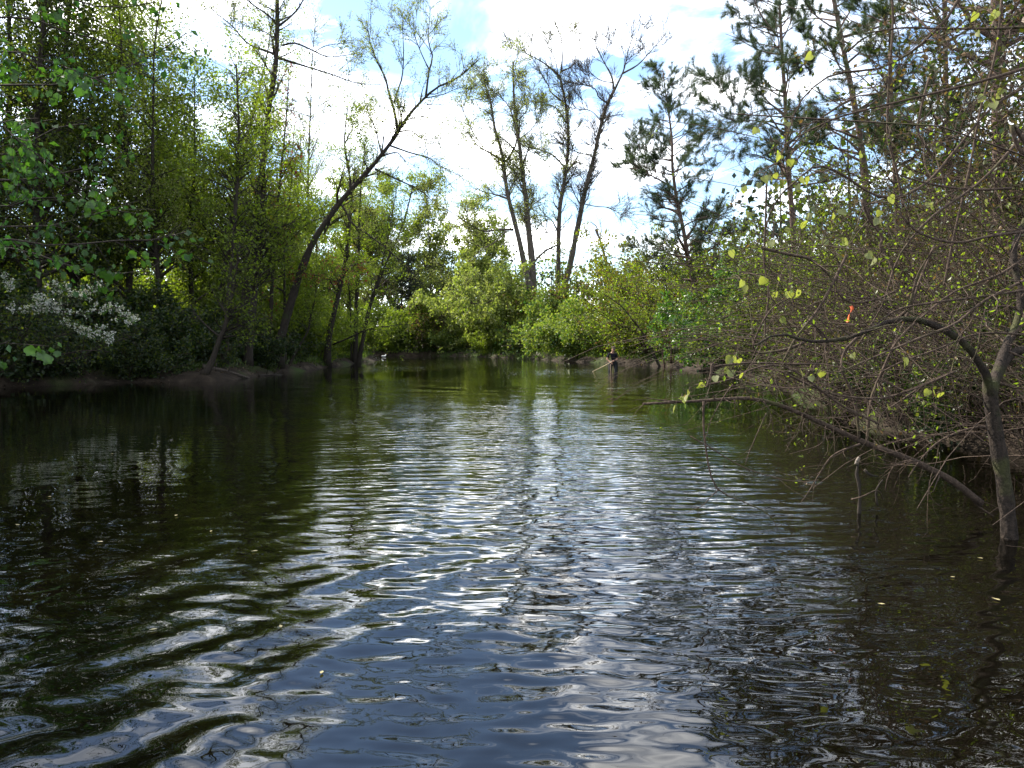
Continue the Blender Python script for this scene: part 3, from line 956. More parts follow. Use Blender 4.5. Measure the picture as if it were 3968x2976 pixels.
for (x, y), rz, sc, lab in [
    ((-13.4, 57), 1.1, 1.1, 'bright yellow green bush on the spit beyond the three stemmed clump'),
    ((-15.5, 47), 2.2, 1.4, 'sunlit green bush glowing between the leaning trunks of the left bank'),
    ((-17.5, 42), 3.3, 1.3, 'sunlit bush glimpsed between the tall trunk and the stout trunk'),
    ((-13.0, 63.5), 4.4, .8, 'low bush on the very tip of the spit'),
    ((-14.2, 40.5), 5.5, 1.1, 'sunlit bush behind the thin upright stem on the left bank'),
    ((-13.2, 53), .5, 1.0, 'round sunlit bush in the middle of the spit'),
]:
    copy_plant(sb.root, (x, y, gz(x, y) - .1), rz, sc, lab, SB)

# white blossom
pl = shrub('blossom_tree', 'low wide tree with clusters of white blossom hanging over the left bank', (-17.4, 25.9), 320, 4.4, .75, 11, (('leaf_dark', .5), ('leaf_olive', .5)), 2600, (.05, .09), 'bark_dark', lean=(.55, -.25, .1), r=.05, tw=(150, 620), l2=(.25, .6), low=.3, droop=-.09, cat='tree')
# its blossom: sprays along the outer boughs, as laid out in the photo
bl = Geo()
rng = np.random.default_rng(321)
sprays = [[(20, 1210), (120, 1195), (260, 1180)], [(120, 1190), (200, 1200), (330, 1215)], [(200, 1110), (290, 1140), (350, 1165)], [(300, 1140), (350, 1125), (410, 1100)],
          [(330, 1205), (400, 1200), (470, 1190)], [(470, 1225), (500, 1232), (530, 1238)], [(370, 1275), (410, 1300), (440, 1325)], [(20, 1050), (40, 1090), (38, 1120)], [(140, 1150), (160, 1165), (220, 1170)], [(240, 1250), (300, 1270), (350, 1290)]]
bw = Geo()
for sp in sprays:
    Pm = smooth_path([px(a, b, 23.6 + rng.normal() * .5) for a, b in sp], 8)[None]
    Rm = np.full((1, 8), .012)
    bw.add(*tubes(Pm, Rm, 4))
    Q, RQ = spawn(rng, Pm, Rm, 24, t=(0, 1), length=(.12, .34), ang=(30, 80), npts=3, rmin=.004)
    bw.add(*tubes(Q, RQ, 3))
    v, q = leaves(rng, Q, RQ, 190, size=(.04, .075), asp=1.0, spread=.03, t=(.5, 1), follow=.1, droop=-.1)
    bl.add(v, q)
    v, q = leaves(rng, Q, RQ, 110, size=(.05, .09), asp=.5, spread=.05)
    bw.add(v, q, 1)
bw.build('blossom_twigs', [M['bark_dark'], M['leaf_green']], pl.root, pl.base, smooth=False)
bl.build('blossom', [M['blossom']], pl.root, pl.base, smooth=False)

# ------------------------------------------------------------------ far shore
YF_ = 79
broadleaf('tall_forked_tree', 'tall double stemmed tree on the far bank, its stems parting above the bushes',
          [(stem_from_px([(2072, 1330), (2070, 1250), (2064, 1134), (2062, 1021), (2048, 886), (2035, 750), (2016, 588), (2007, 520), (1994, 407), (1989, 316), (1990, 240)], YF_, 30), .52, .06),
           (stem_from_px([(2062, 1140), (2035, 1039), (2012, 931), (1989, 840), (1967, 750), (1949, 633), (1944, 588), (1917, 497), (1899, 384), (1876, 316), (1876, 240)], YF_ - .3, 26, ground=False), .36, .05)], 401, 'bark_grey',
          limbs=[lim([(1944, 619), (1881, 583), (1836, 556), (1790, 547)], YF_, .14, .03, -2), lim([(1872, 570), (1827, 502), (1800, 440), (1770, 380)], YF_, .08, .02, 1), lim([(1967, 619), (2003, 542), (1980, 430), (1962, 398), (1894, 339)], YF_, .12, .03, 1),
                 lim([(1989, 890), (1930, 890), (1867, 895), (1790, 849), (1715, 800)], YF_, .13, .03, -2), lim([(2030, 1107), (1980, 1107), (1926, 1152), (1881, 1175), (1790, 1170)], YF_, .13, .03, -3),
                 lim([(1962, 895), (1926, 931), (1881, 958), (1818, 940)], YF_, .09, .02, -1), lim([(2070, 1015), (2110, 975), (2161, 949)], YF_, .13, .08, .5), lim([(2110, 975), (2116, 900), (2120, 840)], YF_, .06, .03, .5),
                 lim([(2000, 470), (2040, 430), (2050, 380)], YF_, .07, .02), lim([(2012, 540), (2060, 500), (2100, 440)], YF_, .07, .02), lim([(2022, 560), (2062, 590), (2143, 601)], YF_, .06, .02), lim([(2018, 545), (2035, 600), (2038, 618)], YF_, .05, .03)],
          b1=dict(count=90, t=(.4, 1), length=(1.5, 4), ang=(30, 65), up=.3, npts=5, rmin=.014, wob=.18), b2=dict(count=520, all=True, t=(.35, 1), length=(1, 2.6), ang=(25, 60), up=.22, npts=4, rmin=.026),
          b3=dict(count=2400, t=(.2, 1), length=(.5, 1.4), ang=(25, 60), up=.1, npts=3, rmin=.022),
          leaf=[(17000, 'leaf_pale', dict(size=(.13, .24), asp=.55, spread=.22), 3)])
YG = 82
broadleaf('bare_topped_tree', 'straight far bank trunk with bare twiggy crown, beside the double stemmed tree',
          [(stem_from_px([(2165, 1330), (2163, 1150), (2164, 1000), (2165, 900), (2170, 800), (2179, 746), (2197, 633), (2202, 497), (2188, 384), (2170, 294)], YG, 28), .36, .10)], 402, 'bark_grey',
          limbs=[lim([(2170, 300), (2130, 262), (2093, 235), (2030, 199), (2010, 160)], YG, .12, .02, 1), lim([(2174, 280), (2179, 217), (2175, 149), (2160, 110)], YG, .10, .02, -1), lim([(2176, 276), (2220, 253), (2233, 203), (2245, 150)], YG, .09, .02, 1),
                 lim([(2188, 402), (2134, 357), (2129, 339), (2093, 276), (2070, 230)], YG, .11, .02, -1), lim([(2193, 475), (2157, 420), (2098, 398), (2039, 389)], YG, .10, .02, -1), lim([(2190, 651), (2143, 601), (2100, 585), (2050, 560)], YG, .11, .02, 1),
                 lim([(2160, 895), (2135, 850), (2100, 835), (2060, 838)], YG, .09, .02, -1), lim([(2160, 890), (2130, 900), (2110, 900)], YG, .07, .04), lim([(2200, 650), (2240, 630), (2275, 665)], YG, .07, .03), lim([(2165, 300), (2150, 230), (2120, 170), (2110, 130)], YG, .06, .02)],
          b1=dict(count=90, t=(.5, 1), length=(1.2, 3.4), ang=(25, 60), up=.45, npts=5, rmin=.014, wob=.18), b2=dict(count=520, all=True, t=(.4, 1), length=(.9, 2.2), ang=(20, 50), up=.3, npts=4, rmin=.024),
          b3=dict(count=2800, t=(.2, 1), length=(.6, 1.5), ang=(20, 50), up=.18, npts=3, rmin=.019),
          leaf=[(4200, 'leaf_pale', dict(size=(.11, .2), asp=.5, spread=.16), 3)])
YH = 81
broadleaf('bare_topped_tree', 'far bank trunk slanting right into a bare twiggy crown, next to the pine',
          [(stem_from_px([(2192, 1330), (2194, 1200), (2190, 1100), (2202, 1057), (2224, 953), (2247, 840), (2265, 750), (2301, 610), (2328, 488), (2351, 407), (2382, 346)], YH, 28), .42, .14)], 403, 'bark_grey',
          limbs=[lim([(2380, 350), (2369, 294), (2337, 235), (2310, 181), (2306, 150)], YH, .13, .02, 1), lim([(2382, 348), (2414, 280), (2425, 240), (2432, 203), (2450, 150)], YH, .13, .02, -1), lim([(2414, 284), (2469, 253), (2505, 217), (2545, 172), (2582, 131)], YH, .10, .02, 1),
                 lim([(2351, 398), (2319, 375), (2306, 344), (2252, 325), (2229, 335)], YH, .09, .02, -1), lim([(2292, 601), (2242, 592), (2211, 579), (2180, 560)], YH, .08, .02), lim([(2372, 320), (2330, 312), (2290, 285)], YH, .07, .02), lim([(2505, 217), (2495, 180), (2480, 150)], YH + 1, .05, .02),
                 lim([(2262, 790), (2310, 800), (2360, 805), (2420, 840)], YH, .06, .02), lim([(2330, 470), (2290, 430), (2250, 425)], YH, .06, .02)],
          b1=dict(count=85, t=(.5, 1), length=(1.2, 3.4), ang=(25, 60), up=.45, npts=5, rmin=.014, wob=.18), b2=dict(count=480, all=True, t=(.4, 1), length=(.9, 2.2), ang=(20, 50), up=.3, npts=4, rmin=.024),
          b3=dict(count=2800, t=(.2, 1), length=(.6, 1.5), ang=(20, 50), up=.18, npts=3, rmin=.019),
          leaf=[(1300, 'leaf_rust', dict(size=(.08, .14), asp=.5, spread=.1), 3)])
# dead snag
pl = Plant('dead_snag', 'broken dead branch stub showing above the golden bush on the far bank', 'dead tree', px(2372, 1330, 74) * [1, 1, 0], 404)
pl.wood('trunk', stem_from_px([(2372, 1330), (2360, 1100), (2343, 994), (2325, 930), (2308, 890)], 74, 16), taper(16, .2, .1), 'bark_brown')
pl.wood('limb', smooth_path([px(2316, 905, 74), px(2312, 880, 74), px(2290, 860, 74)], 8), taper(8, .08, .03), 'bark_brown')
pl.wood('limb', smooth_path([px(2325, 930, 74), px(2330, 890, 74.3), px(2324, 850, 74.3)], 8), taper(8, .06, .02), 'bark_brown')
P0, R0 = pl.parents()
Q, RQ = spawn(pl.rng, P0, R0, 30, t=(.5, 1), length=(.5, 1.6), ang=(30, 70), up=.1, npts=5, rmin=.012, wob=.25)
pl.twigs(Q, RQ, 'bark_brown')
pl.done()

FAR = 'bushes along the far bank'
kw = dict(r=.05, group=FAR, l2=(.4, 1.1), spl=.14, tw=(200, 700))
f1 = shrub('bank_bush', 'bright green bush hanging to the water just left of the wading person', (6.1, 61.2), 411, 5.2, .62, 14, (('leaf_fresh', .8), ('leaf_green', .2)), 11000, (.11, .18), lean=(-.2, -.1, 0), **kw)
f2 = shrub('bank_bush', 'tall pale green bush before the double stemmed tree on the far bank', (-1.2, 79.0), 412, 10.5, .42, 14, (('leaf_pale', .5), ('leaf_fresh', .5)), 13000, (.15, .25), lean=(0, -.1, 0), **kw)
f3 = shrub('bank_bush', 'brownish thin bush left of the big rounded light green bush', (-8.0, 85.0), 413, 7, .5, 14, (('leaf_rust', .4), ('leaf_olive', .6)), 9000, (.12, .2), lean=(0, -.1, 0), **kw)
f4 = shrub('bank_bush', 'yellow green bush before the dark evergreen', (-11.0, 86.2), 414, 6, .55, 14, (('leaf_yellow', .75), ('leaf_fresh', .25)), 10000, (.12, .2), lean=(0, -.1, 0), **kw)
f5 = shrub('bank_bush', 'thin brownish yellow shrub behind the wading person', (9.8, 53.5), 415, 8.2, .55, 16, (('leaf_olive', .40), ('leaf_yellow', .35), ('leaf_rust', .25)), 12000, (.09, .15), lean=(-.3, -.1, 0), **kw)
f6 = shrub('bank_bush', 'golden yellow leaved shrub behind the brownish ones', (10.2, 66), 416, 11, .45, 14, (('leaf_gold', .75), ('leaf_yellow', .25)), 11000, (.12, .2), lean=(-.1, 0, 0), **kw)
for src, (x, y), rz, sc, lab in [
    (f2, (-5.0, 83.2), 1.3, .85, 'big rounded light green bush left of the double stemmed tree'),
    (f1, (2.2, 72.6), 2.3, 1.25, 'fresh green bush at the foot of the double stemmed tree'),
    (f1, (4.6, 68.2), 3.9, 1.1, 'fresh green bush below the slanting bare topped tree'),
    (f1, (-5.9, 84.2), .7, .75, 'low yellow green bush hanging to the water on the far bank'),
    (f4, (-2.4, 77.8), 1.6, .6, 'small bright bush on the bare patch of far bank'),
    (f4, (-14.5, 86.2), 2.6, .95, 'low green bush seen past the tip of the spit'),
    (f4, (-18.8, 84.8), 4.0, 1.05, 'green bush half hidden behind the three stemmed clump'),
    (f4, (-23.5, 82), 5.2, 1.1, 'green bush at the end of the cove behind the spit'),
    (f5, (12.0, 49.2), 1.0, .85, 'thin olive shrub between the wading person and the dense green bush'),
    (f3, (6.8, 75), 2.1, 1.25, 'rusty leaved shrub crossing the slanting trunk'),
    (f2, (-10.0, 89.5), 3.0, .75, 'pale green bush rising beside the dark evergreen'),
    (f2, (2.2, 84), 4.6, .85, 'pale green tall bush between the far bank trunks'),
    (f5, (14.5, 56), 2.7, 1.1, 'olive brown shrub below the young pine'),
    (f6, (13.6, 72), 1.9, .9, 'yellow leaved shrub far back left of the young pine'),
    (f3, (16.0, 62), 4.8, 1.2, 'brown thin shrub behind the young pine trunk'),
    (f1, (8.0, 57.2), 5.0, .75, 'low green bush touching the water directly behind the wading person'),
]:
    copy_plant(src.root, (x, y, gz(x, y) - .1), rz, sc, lab, FAR)

# leaning stems of the brownish shrub
pl = Plant('slanting_shrub', 'two dark stems slanting left out of the bank right of the wading person', 'shrub', stem_from_px([(2570, 1425), (2500, 1330)], 47, 2)[0], 430)
pl.wood('stem', stem_from_px([(2570, 1428), (2520, 1350), (2490, 1290), (2455, 1245), (2400, 1180), (2290, 1110)], 47, 18), taper(18, .085, .015), 'bark_dark')
pl.wood('stem', stem_from_px([(2578, 1428), (2560, 1330), (2545, 1285), (2520, 1250)], 47.2, 14), taper(14, .07, .015), 'bark_brown')
pl.wood('stem', stem_from_px([(2600, 1420), (2600, 1300), (2590, 1215), (2520, 1150), (2440, 1110)], 47.5, 14), taper(14, .06, .012), 'bark_brown')
P0, R0 = pl.parents()
Q, RQ = spawn(pl.rng, P0, R0, 60, t=(.3, 1), length=(.6, 2), ang=(25, 70), up=.1, npts=5, rmin=.006, wob=.2)
pl.twigs(Q, RQ, 'bark_twig')
S, RS = spawn(pl.rng, Q, RQ, 260, length=(.25, .7), npts=3, rmin=.004)
pl.twigs(S, RS, 'bark_twig')
pl.leaf(S, RS, 1500, 'leaf_yellow', size=(.06, .10), spread=.06)
pl.done()

# evergreen (dark cedar)
pl = Plant('dark_evergreen', 'dense dark evergreen standing between the spit and the pale bushes of the far bank', 'tree', (-12.2, 90, gz(-12.2, 90) - .1), 440)
b = pl.base
pl.wood('trunk', smooth_path([b, b + [.1, 0, 5], b + [0, .2, 11.5]], 14), taper(14, .3, .04), 'bark_dark')
P0, R0 = pl.parents()
Q, RQ = spawn(pl.rng, P0, R0, 220, t=(.08, 1), length=(2.2, 4.2), ang=(60, 95), up=.05, npts=5, rmin=.012, shorten=.75)
pl.twigs(Q, RQ, 'bark_dark')
S, RS = spawn(pl.rng, Q, RQ, 1600, t=(.2, 1), length=(.4, 1.1), npts=3, rmin=.006)
pl.twigs(S, RS, 'bark_dark')
pl.leaf(S, RS, 14000, 'leaf_cedar', size=(.12, .24), asp=.35, spread=.1)
pl.done()
for i, (x, y, h, lab, mats) in enumerate([(-9.5, 94, 20, 'tall pale leaved tree behind the dark evergreen', (('leaf_pale', .7), ('leaf_yellow', .3))), (-3, 97, 15, 'light leaved tree behind the double stemmed tree', (('leaf_pale', .5), ('leaf_fresh', .5))),
                                          (-17, 92, 17, 'rust tinted thin tree behind the leaning tree', (('leaf_rust', .5), ('leaf_pale', .5)))]):
    wood_tree('far_tree', lab, 450 + i, h, .22, mats, 13000, (.2, .34), 'bark_grey', .2, (3.2, 6.5), at=(x, y), group='trees behind the far bank')
    if i == 0: ft = bpy.data.objects['far_tree']
for (x, y), rz, sc, lab in [((-14.5, 93), 1.5, .95, 'broad pale tree behind the leaning tree, left of the dark evergreen'), ((-5.5, 100), 2.9, .9, 'broad pale tree showing low between the evergreen and the double stemmed tree'), ((-22, 96), 4.1, 1.0, 'broad pale tree far back behind the spit')]:
    copy_plant(ft, (x, y, gz(x, y) - .15), rz, sc, lab, 'trees behind the far bank')

# the wood that closes the view all round
bd = Geo()
rng = np.random.default_rng(460)
slots = [M['bark_dark'], M['leaf_dark'], M['leaf_olive'], M['leaf_cedar']]
cl = []
for k in range(300):
    s = rng.random()
    if s < .42:
        x, y = rng.uniform(-75, 75), rng.uniform(108, 135)
        top = rng.uniform(8, 14)
    elif s < .50:
        y = rng.uniform(18, 36); x = -rng.uniform(25, 36)
        top = rng.uniform(14, 20)  # tall unseen clumps past the left edge, added to shade the blossom
    elif s < .80:
        y = rng.uniform(36, 105); x = -rng.uniform(26, 46)
        top = rng.uniform(5, 9)
    else:
        y = rng.uniform(28, 105); x = rng.uniform(19, 46)
        top = rng.uniform(8, 14)
    z0 = gz(x, y)
    bd.add(*tubes(np.array([[[x, y, z0 - .2], [x + rng.normal() * .3, y, z0 + top * .5], [x + rng.normal() * .6, y, z0 + top]]]), np.array([[.16, .11, .03]]), 4), slot=0)
    for c in range(8):
        cl.append((x + rng.normal() * 2.0, y + rng.normal() * 2.0, z0 + top * rng.uniform(.02, 1.0) ** .85, rng.uniform(1.0, 2.1), int(rng.choice([1, 2, 2, 3]))))
for sl in (1, 2, 3):
    cs = np.array([c[:4] for c in cl if c[4] == sl])
    per = 36
    pos = np.repeat(cs[:, :3], per, 0) + rng.normal(size=(len(cs) * per, 3)) * np.repeat(cs[:, 3:4], per, 0) * .62
    n = len(pos)
    ax = nrm(rng.normal(size=(n, 3)))
    nn = nrm(np.cross(ax, rng.normal(size=(n, 3))))
    sd = np.cross(ax, nn)
    s = rng.uniform(.35, .75, (n, 1))
    V = np.stack([pos, pos + ax * s * .5 + sd * s * .35, pos + ax * s, pos + ax * s * .5 - sd * s * .35], 1).reshape(-1, 3)
    bd.add(V, np.arange(n * 4).reshape(-1, 4), sl)
o = bd.build('distant_woodland', slots, smooth=False)
tag(o, 'dark woodland closing the view behind the pond', 'woodland', kind='stuff')

# ------------------------------------------------------------------ right bank: pines and shrubs
def pine(name, label, trunk, Y, r0, r1, seed, nb=60, length=(1, 3), t=(.3, 1), tufts=30000, tw=5, limbs=(), dead=14, nl=(.14, .24), nw=.012, base_ground=True, shorten=.5, up=.15):
    p = stem_from_px(trunk, Y, 28)
    pl = Plant(name, label, 'pine tree', p[0], seed, 'pines of the right bank')
    pl.wood('trunk', p, taper(28, r0, r1, .3), 'bark_pine', k=12)
    for (q, a, b) in limbs:
        pl.wood('limb', q, taper(len(q), a, b), 'bark_pine', k=6)
    P0, R0 = pl.parents()
    Q, RQ = spawn(pl.rng, P0, R0, nb, t=t, length=length, ang=(55, 90), up=up, npts=6, rmin=.008, wob=.14, curl=.05, shorten=shorten)
    pl.twigs(Q, RQ, 'bark_pine', 4)
    P1 = np.concatenate([Q, np.stack([P0[:, int(j)] for j in np.linspace(0, P0.shape[1] - 1, 6)], 1)[1:]]) if len(P0) > 1 else Q
    R1 = np.concatenate([RQ, np.stack([R0[:, int(j)] for j in np.linspace(0, R0.shape[1] - 1, 6)], 1)[1:]]) if len(P0) > 1 else RQ
    S, RS = spawn(pl.rng, P1, R1, nb * tw, t=(.4, 1), length=(.35, .8), ang=(20, 55), up=.35, npts=4, rmin=.006, shorten=.2)
    pl.twigs(S, RS, 'bark_pine', 3)
    pl.needle(S, RS, tufts, 'needle', length=nl, width=nw)
    if dead:
        D, RD = spawn(pl.rng, P0[:1], R0[:1], dead, t=(.12, t[0] + .1), length=(.4, 1.6), ang=(60, 95), up=-.05, npts=5, rmin=.006, wob=.2)
        pl.twigs(D, RD, 'bark_pine', 3)
    pl.done()
    return pl


pine('young_pine', 'bushy young pine leaning left against the sky beyond the dense green bush', [(2695, 1330), (2690, 1120), (2665, 1000), (2650, 900), (2622, 772), (2612, 700), (2605, 640), (2604, 543), (2590, 430), (2575, 330), (2568, 268)], 50, .24, .03, 501,
     nb=130, length=(1.6, 4.2), t=(.2, 1), tufts=110000, tw=15, nl=(.2, .34), nw=.017,
     limbs=[lim([(2609, 732), (2570, 705), (2536, 687), (2460, 642), (2441, 583)], 50, .07, .02, -1), lim([(2655, 920), (2600, 900), (2560, 960), (2510, 1010)], 50, .05, .015, -1), lim([(2660, 960), (2720, 900), (2780, 850)], 50, .05, .015, 1)])
pine('tall_pine', 'tall slim pine with drooping needle tufts, its top cut by the picture edge', [(3085, 1330), (3080, 1100), (3076, 928), (3055, 650), (3045, 433), (3030, 200), (3020, 0), (3005, -250)], 33, .17, .04, 502,
     nb=95, length=(1.6, 3.6), t=(.42, 1), tufts=64000, tw=9, nl=(.22, .36), nw=.014, shorten=.3,
     limbs=[lim([(3010, 140), (2980, 100), (2952, 62), (2922, 0), (2900, -60)], 33, .05, .015), lim([(3050, 520), (2950, 470), (2850, 470), (2780, 440)], 33, .04, .012, -1), lim([(3045, 420), (2940, 430), (2840, 480), (2790, 520)], 33, .035, .01, 1)])
pine('tall_pine', 'tall bare stemmed pine slanting left near the top right, long boughs to both sides', [(3385, 1330), (3370, 900), (3336, 557), (3300, 350), (3270, 200), (3231, 0), (3190, -190)], 26, .16, .06, 503,
     nb=45, length=(1.2, 2.6), t=(.5, 1), tufts=40000, nl=(.18, .30), nw=.014, shorten=.2,
     limbs=[lim([(3262, 145), (3330, 125), (3404, 105), (3466, 68), (3540, 40)], 26, .055, .02, 1), lim([(3285, 200), (3345, 150), (3420, 118), (3480, 60)], 26, .04, .015, -1), lim([(3305, 383), (3260, 405), (3218, 433), (3160, 470), (3090, 500)], 26, .05, .015, -1),
            lim([(3290, 170), (3240, 150), (3180, 190), (3120, 200)], 26, .04, .012, 1), lim([(3330, 480), (3420, 440), (3520, 420)], 26, .04, .012, 1)])
pine('big_pine', 'thick scaly pine trunk at the right picture edge behind the bare tangle', [(3897, 1450), (3890, 1250), (3882, 1000), (3874, 600), (3867, 185), (3858, -150), (3850, -450), (3845, -800)], 16.5, .165, .11, 504,
     nb=46, length=(1.6, 3.4), t=(.5, 1), tufts=36000, nl=(.16, .26), nw=.008, dead=26, shorten=.1)
pine('slim_pine', 'thin dark pine stem between the slanting pine and the thick trunk', [(3490, 1330), (3480, 1000), (3465, 620), (3450, 300), (3455, 0), (3450, -300)], 22, .085, .04, 505,
     nb=40, length=(1.0, 2.4), t=(.45, 1), tufts=34000, nl=(.16, .28), nw=.009, dead=30, shorten=.1)
pine('slim_pine', 'pine stem almost hidden by the tangle at the upper right corner', [(3700, 1330), (3690, 900), (3668, 400), (3660, 0), (3650, -300)], 21, .10, .05, 506,
     nb=46, length=(1.2, 2.8), t=(.4, 1), tufts=40000, nl=(.16, .28), nw=.009, dead=30, shorten=.1)

RB = 'shrubs of the right bank'
kw = dict(group=RB, l2=(.25, .7), rad=.5)
r1 = shrub('bank_shrub', 'dense dark green rounded bush on the right bank beside the brownish shrubs', (11.6, 38.8), 521, 6.0, .5, 16, (('leaf_green', .85), ('leaf_fresh', .15)), 17000, (.09, .15), lean=(-.15, -.1, 0), r=.035, spl=.08, tw=(260, 900), **kw)
r2 = shrub('bank_shrub', 'olive shrub behind the orange ribbon', (10.9, 28.2), 522, 6.0, .48, 16, (('leaf_olive', .6), ('leaf_yellow', .15), ('leaf_shade', .25)), 9000, (.05, .085), lean=(-.2, -.1, 0), r=.03, spl=.08, tw=(260, 900), **kw)
r3 = shrub('bank_shrub', 'twiggy shrub low on the right bank left of the thick pine', (8.8, 17.8), 523, 4.6, .55, 22, (('leaf_yellow', .3), ('leaf_shade', .55), ('leaf_rust', .15)), 4200, (.028, .05), lean=(-.3, 0, 0), r=.02, spl=.06, bark='bark_vine', tw=(420, 1500), **kw)
r4 = shrub('bank_shrub', 'tall dark shrub behind the thick pine trunk', (14.6, 20.5), 524, 12.0, .36, 18, (('leaf_dark', .25), ('leaf_shade', .55), ('leaf_rust', .20)), 9500, (.05, .085), lean=(-.1, 0, 0), r=.05, spl=.12, bark='bark_vine', tw=(520, 2600), **kw)
for src, (x, y), rz, sc, lab in [
    (r1, (12.2, 33.4), 2.0, .68, 'smaller green bush right of the dense rounded one, dark hollow beneath'),
    (r2, (13.6, 31.4), 1.2, 1.1, 'tall sunlit olive shrub below the tall slim pine'),
    (r2, (9.9, 23), 2.6, .85, 'yellow green shrub below the slanting pine'),
    (r2, (12.6, 24.5), 4.4, 1.3, 'tall thin shrub between the two slanting pines'),
    (r3, (10.8, 18.8), 1.5, 1.35, 'tall twiggy shrub standing behind the tangle near the thick pine'),
    (r3, (8.3, 13.6), 2.9, .95, 'bare brown shrub at the water edge behind the fallen bough'),
    (r3, (10.0, 13.0), 4.1, 1.4, 'tall bare shrub behind the crooked tree at the picture edge'),
    (r3, (8.6, 9.8), 5.4, 1.0, 'bare shrub right behind the crooked tree foot'),
    (r3, (9.3, 20.8), .4, 1.0, 'brown twiggy shrub overhanging the dark hollow of the right bank'),
    (r3, (7.3, 10.6), 1.9, .55, 'low brown brush at the waterline under the fallen bough'),
    (r3, (7.1, 13.4), 3.4, .6, 'low brown brush at the waterline farther along the right bank'),
    (r3, (7.9, 16.8), 5.6, .7, 'low brown brush in the dark hollow of the right bank'),
    (r3, (6.9, 8.2), .2, .5, 'low brown brush right beside the crooked tree'),
    (r4, (12.2, 13.4), 5.9, 1.15, 'tall dark shrub filling the sky right of the thick pine'),
    (r4, (14.8, 17.2), .6, 1.2, 'tall dark shrub filling the sky between the thick pine and the thin stem'),
    (r2, (10.4, 25.4), 5.6, 1.0, 'leafy green shrub directly behind the bent vine with heart leaves'),
    (r4, (16.5, 28), 1.1, .95, 'tall dark shrub high behind the thin pine stem'),
    (r4, (13.2, 15.2), 2.5, .85, 'tall dark shrub in the upper right picture corner'),
    (r4, (18.5, 33), 3.6, 1.0, 'tall dark shrub behind the slanting pine'),
    (r4, (11.6, 9.5), 5.0, .9, 'tall dark shrub cut by the right picture edge above the crooked tree'),
    (r2, (16.2, 38), 3.3, 1.3, 'olive shrub standing behind the dense green rounded bush'),
    (r4, (10.8, 6.6), .9, .95, 'tall dark shrub past the right edge, seen only in the dark reflection'),
    (r4, (13.6, 11.5), 4.2, 1.1, 'tall dark shrub high above the crooked tree at the right edge'),
    (r2, (17.5, 46), 5.2, 1.3, 'olive shrub far back between the young pine and the tall slim pine'),
]:
    copy_plant(src.root, (x, y, gz(x, y) - .1), rz, sc, lab, RB)

# ------------------------------------------------------------------ the near tangle on the right
MO = 'bark_mossy'
pl = Plant('crooked_tree', 'crooked bare tree standing in the water by the right edge, mossy limb arching left', 'tree', px(3912, 2086, 5.75) * [1, 1, 0] + [0, 0, -.5], 601)


def near_path(pts, Y, m=16, dY=0.0, jit=0.0):
    n = len(pts)
    return smooth_path([px(p[0], p[1], p[2] if len(p) > 2 else Y + dY * i / (n - 1)) for i, p in enumerate(pts)], m)


p0 = near_path([(3916, 2140), (3912, 2086), (3904, 1985), (3883, 1826), (3861, 1696), (3839, 1551), (3836, 1479)], 5.75, 18)
p0 = np.vstack([[p0[0] * [1, 1, 0] + [0, 0, -.5]], p0])
pl.wood('trunk', p0, taper(19, .058, .050, .45), MO, k=12, rough=.05)
for path, dY, a, b in [
    ([(3842, 1560), (3828, 1470), (3789, 1399), (3724, 1320), (3586, 1247), (3470, 1240), (3340, 1291), (3253, 1316), (3123, 1323), (3073, 1301), (3000, 1298), (2935, 1334)], -.6, .036, .006),
    ([(3840, 1560), (3850, 1480), (3880, 1421), (3919, 1370), (3990, 1348), (4100, 1320)], .5, .042, .03),
    ([(3842, 1545), (3856, 1470), (3880, 1400), (3902, 1330), (3933, 1276), (3955, 1153), (3926, 972), (3990, 800), (3980, 600)], .8, .036, .02),
    ([(3123, 1323), (3060, 1350), (3000, 1362), (2930, 1367), (2921, 1330), (2960, 1240), (3010, 1180), (3100, 1140)], -.2, .012, .004),
    ([(3340, 1291), (3280, 1350), (3260, 1400), (3258, 1440)], -.2, .012, .005),
    ([(3470, 1240), (3520, 1190), (3560, 1060), (3620, 960)], -.3, .014, .006)]:
    pl.wood('limb', near_path(path, 5.75 if dY >= -.5 else 5.75, 20, dY), taper(20, a, b), MO if a > .02 else 'bark_vine', k=9, rough=.08)
P0, R0 = pl.parents()
Q, RQ = spawn(pl.rng, P0[1:], R0[1:], 46, t=(.2, 1), length=(.3, 1.1), ang=(25, 75), up=.1, npts=6, rmin=.0028, wob=.2, rk=.35)
pl.twigs(Q, RQ, 'bark_vine', 5)
S, RS = spawn(pl.rng, Q, RQ, 120, length=(.1, .45), npts=4, rmin=.0018, wob=.2)
pl.twigs(S, RS, 'bark_vine', 4)
pl.leaf(S, RS, 160, 'leaf_yellow', size=(.025, .045), spread=.02)
pl.done()

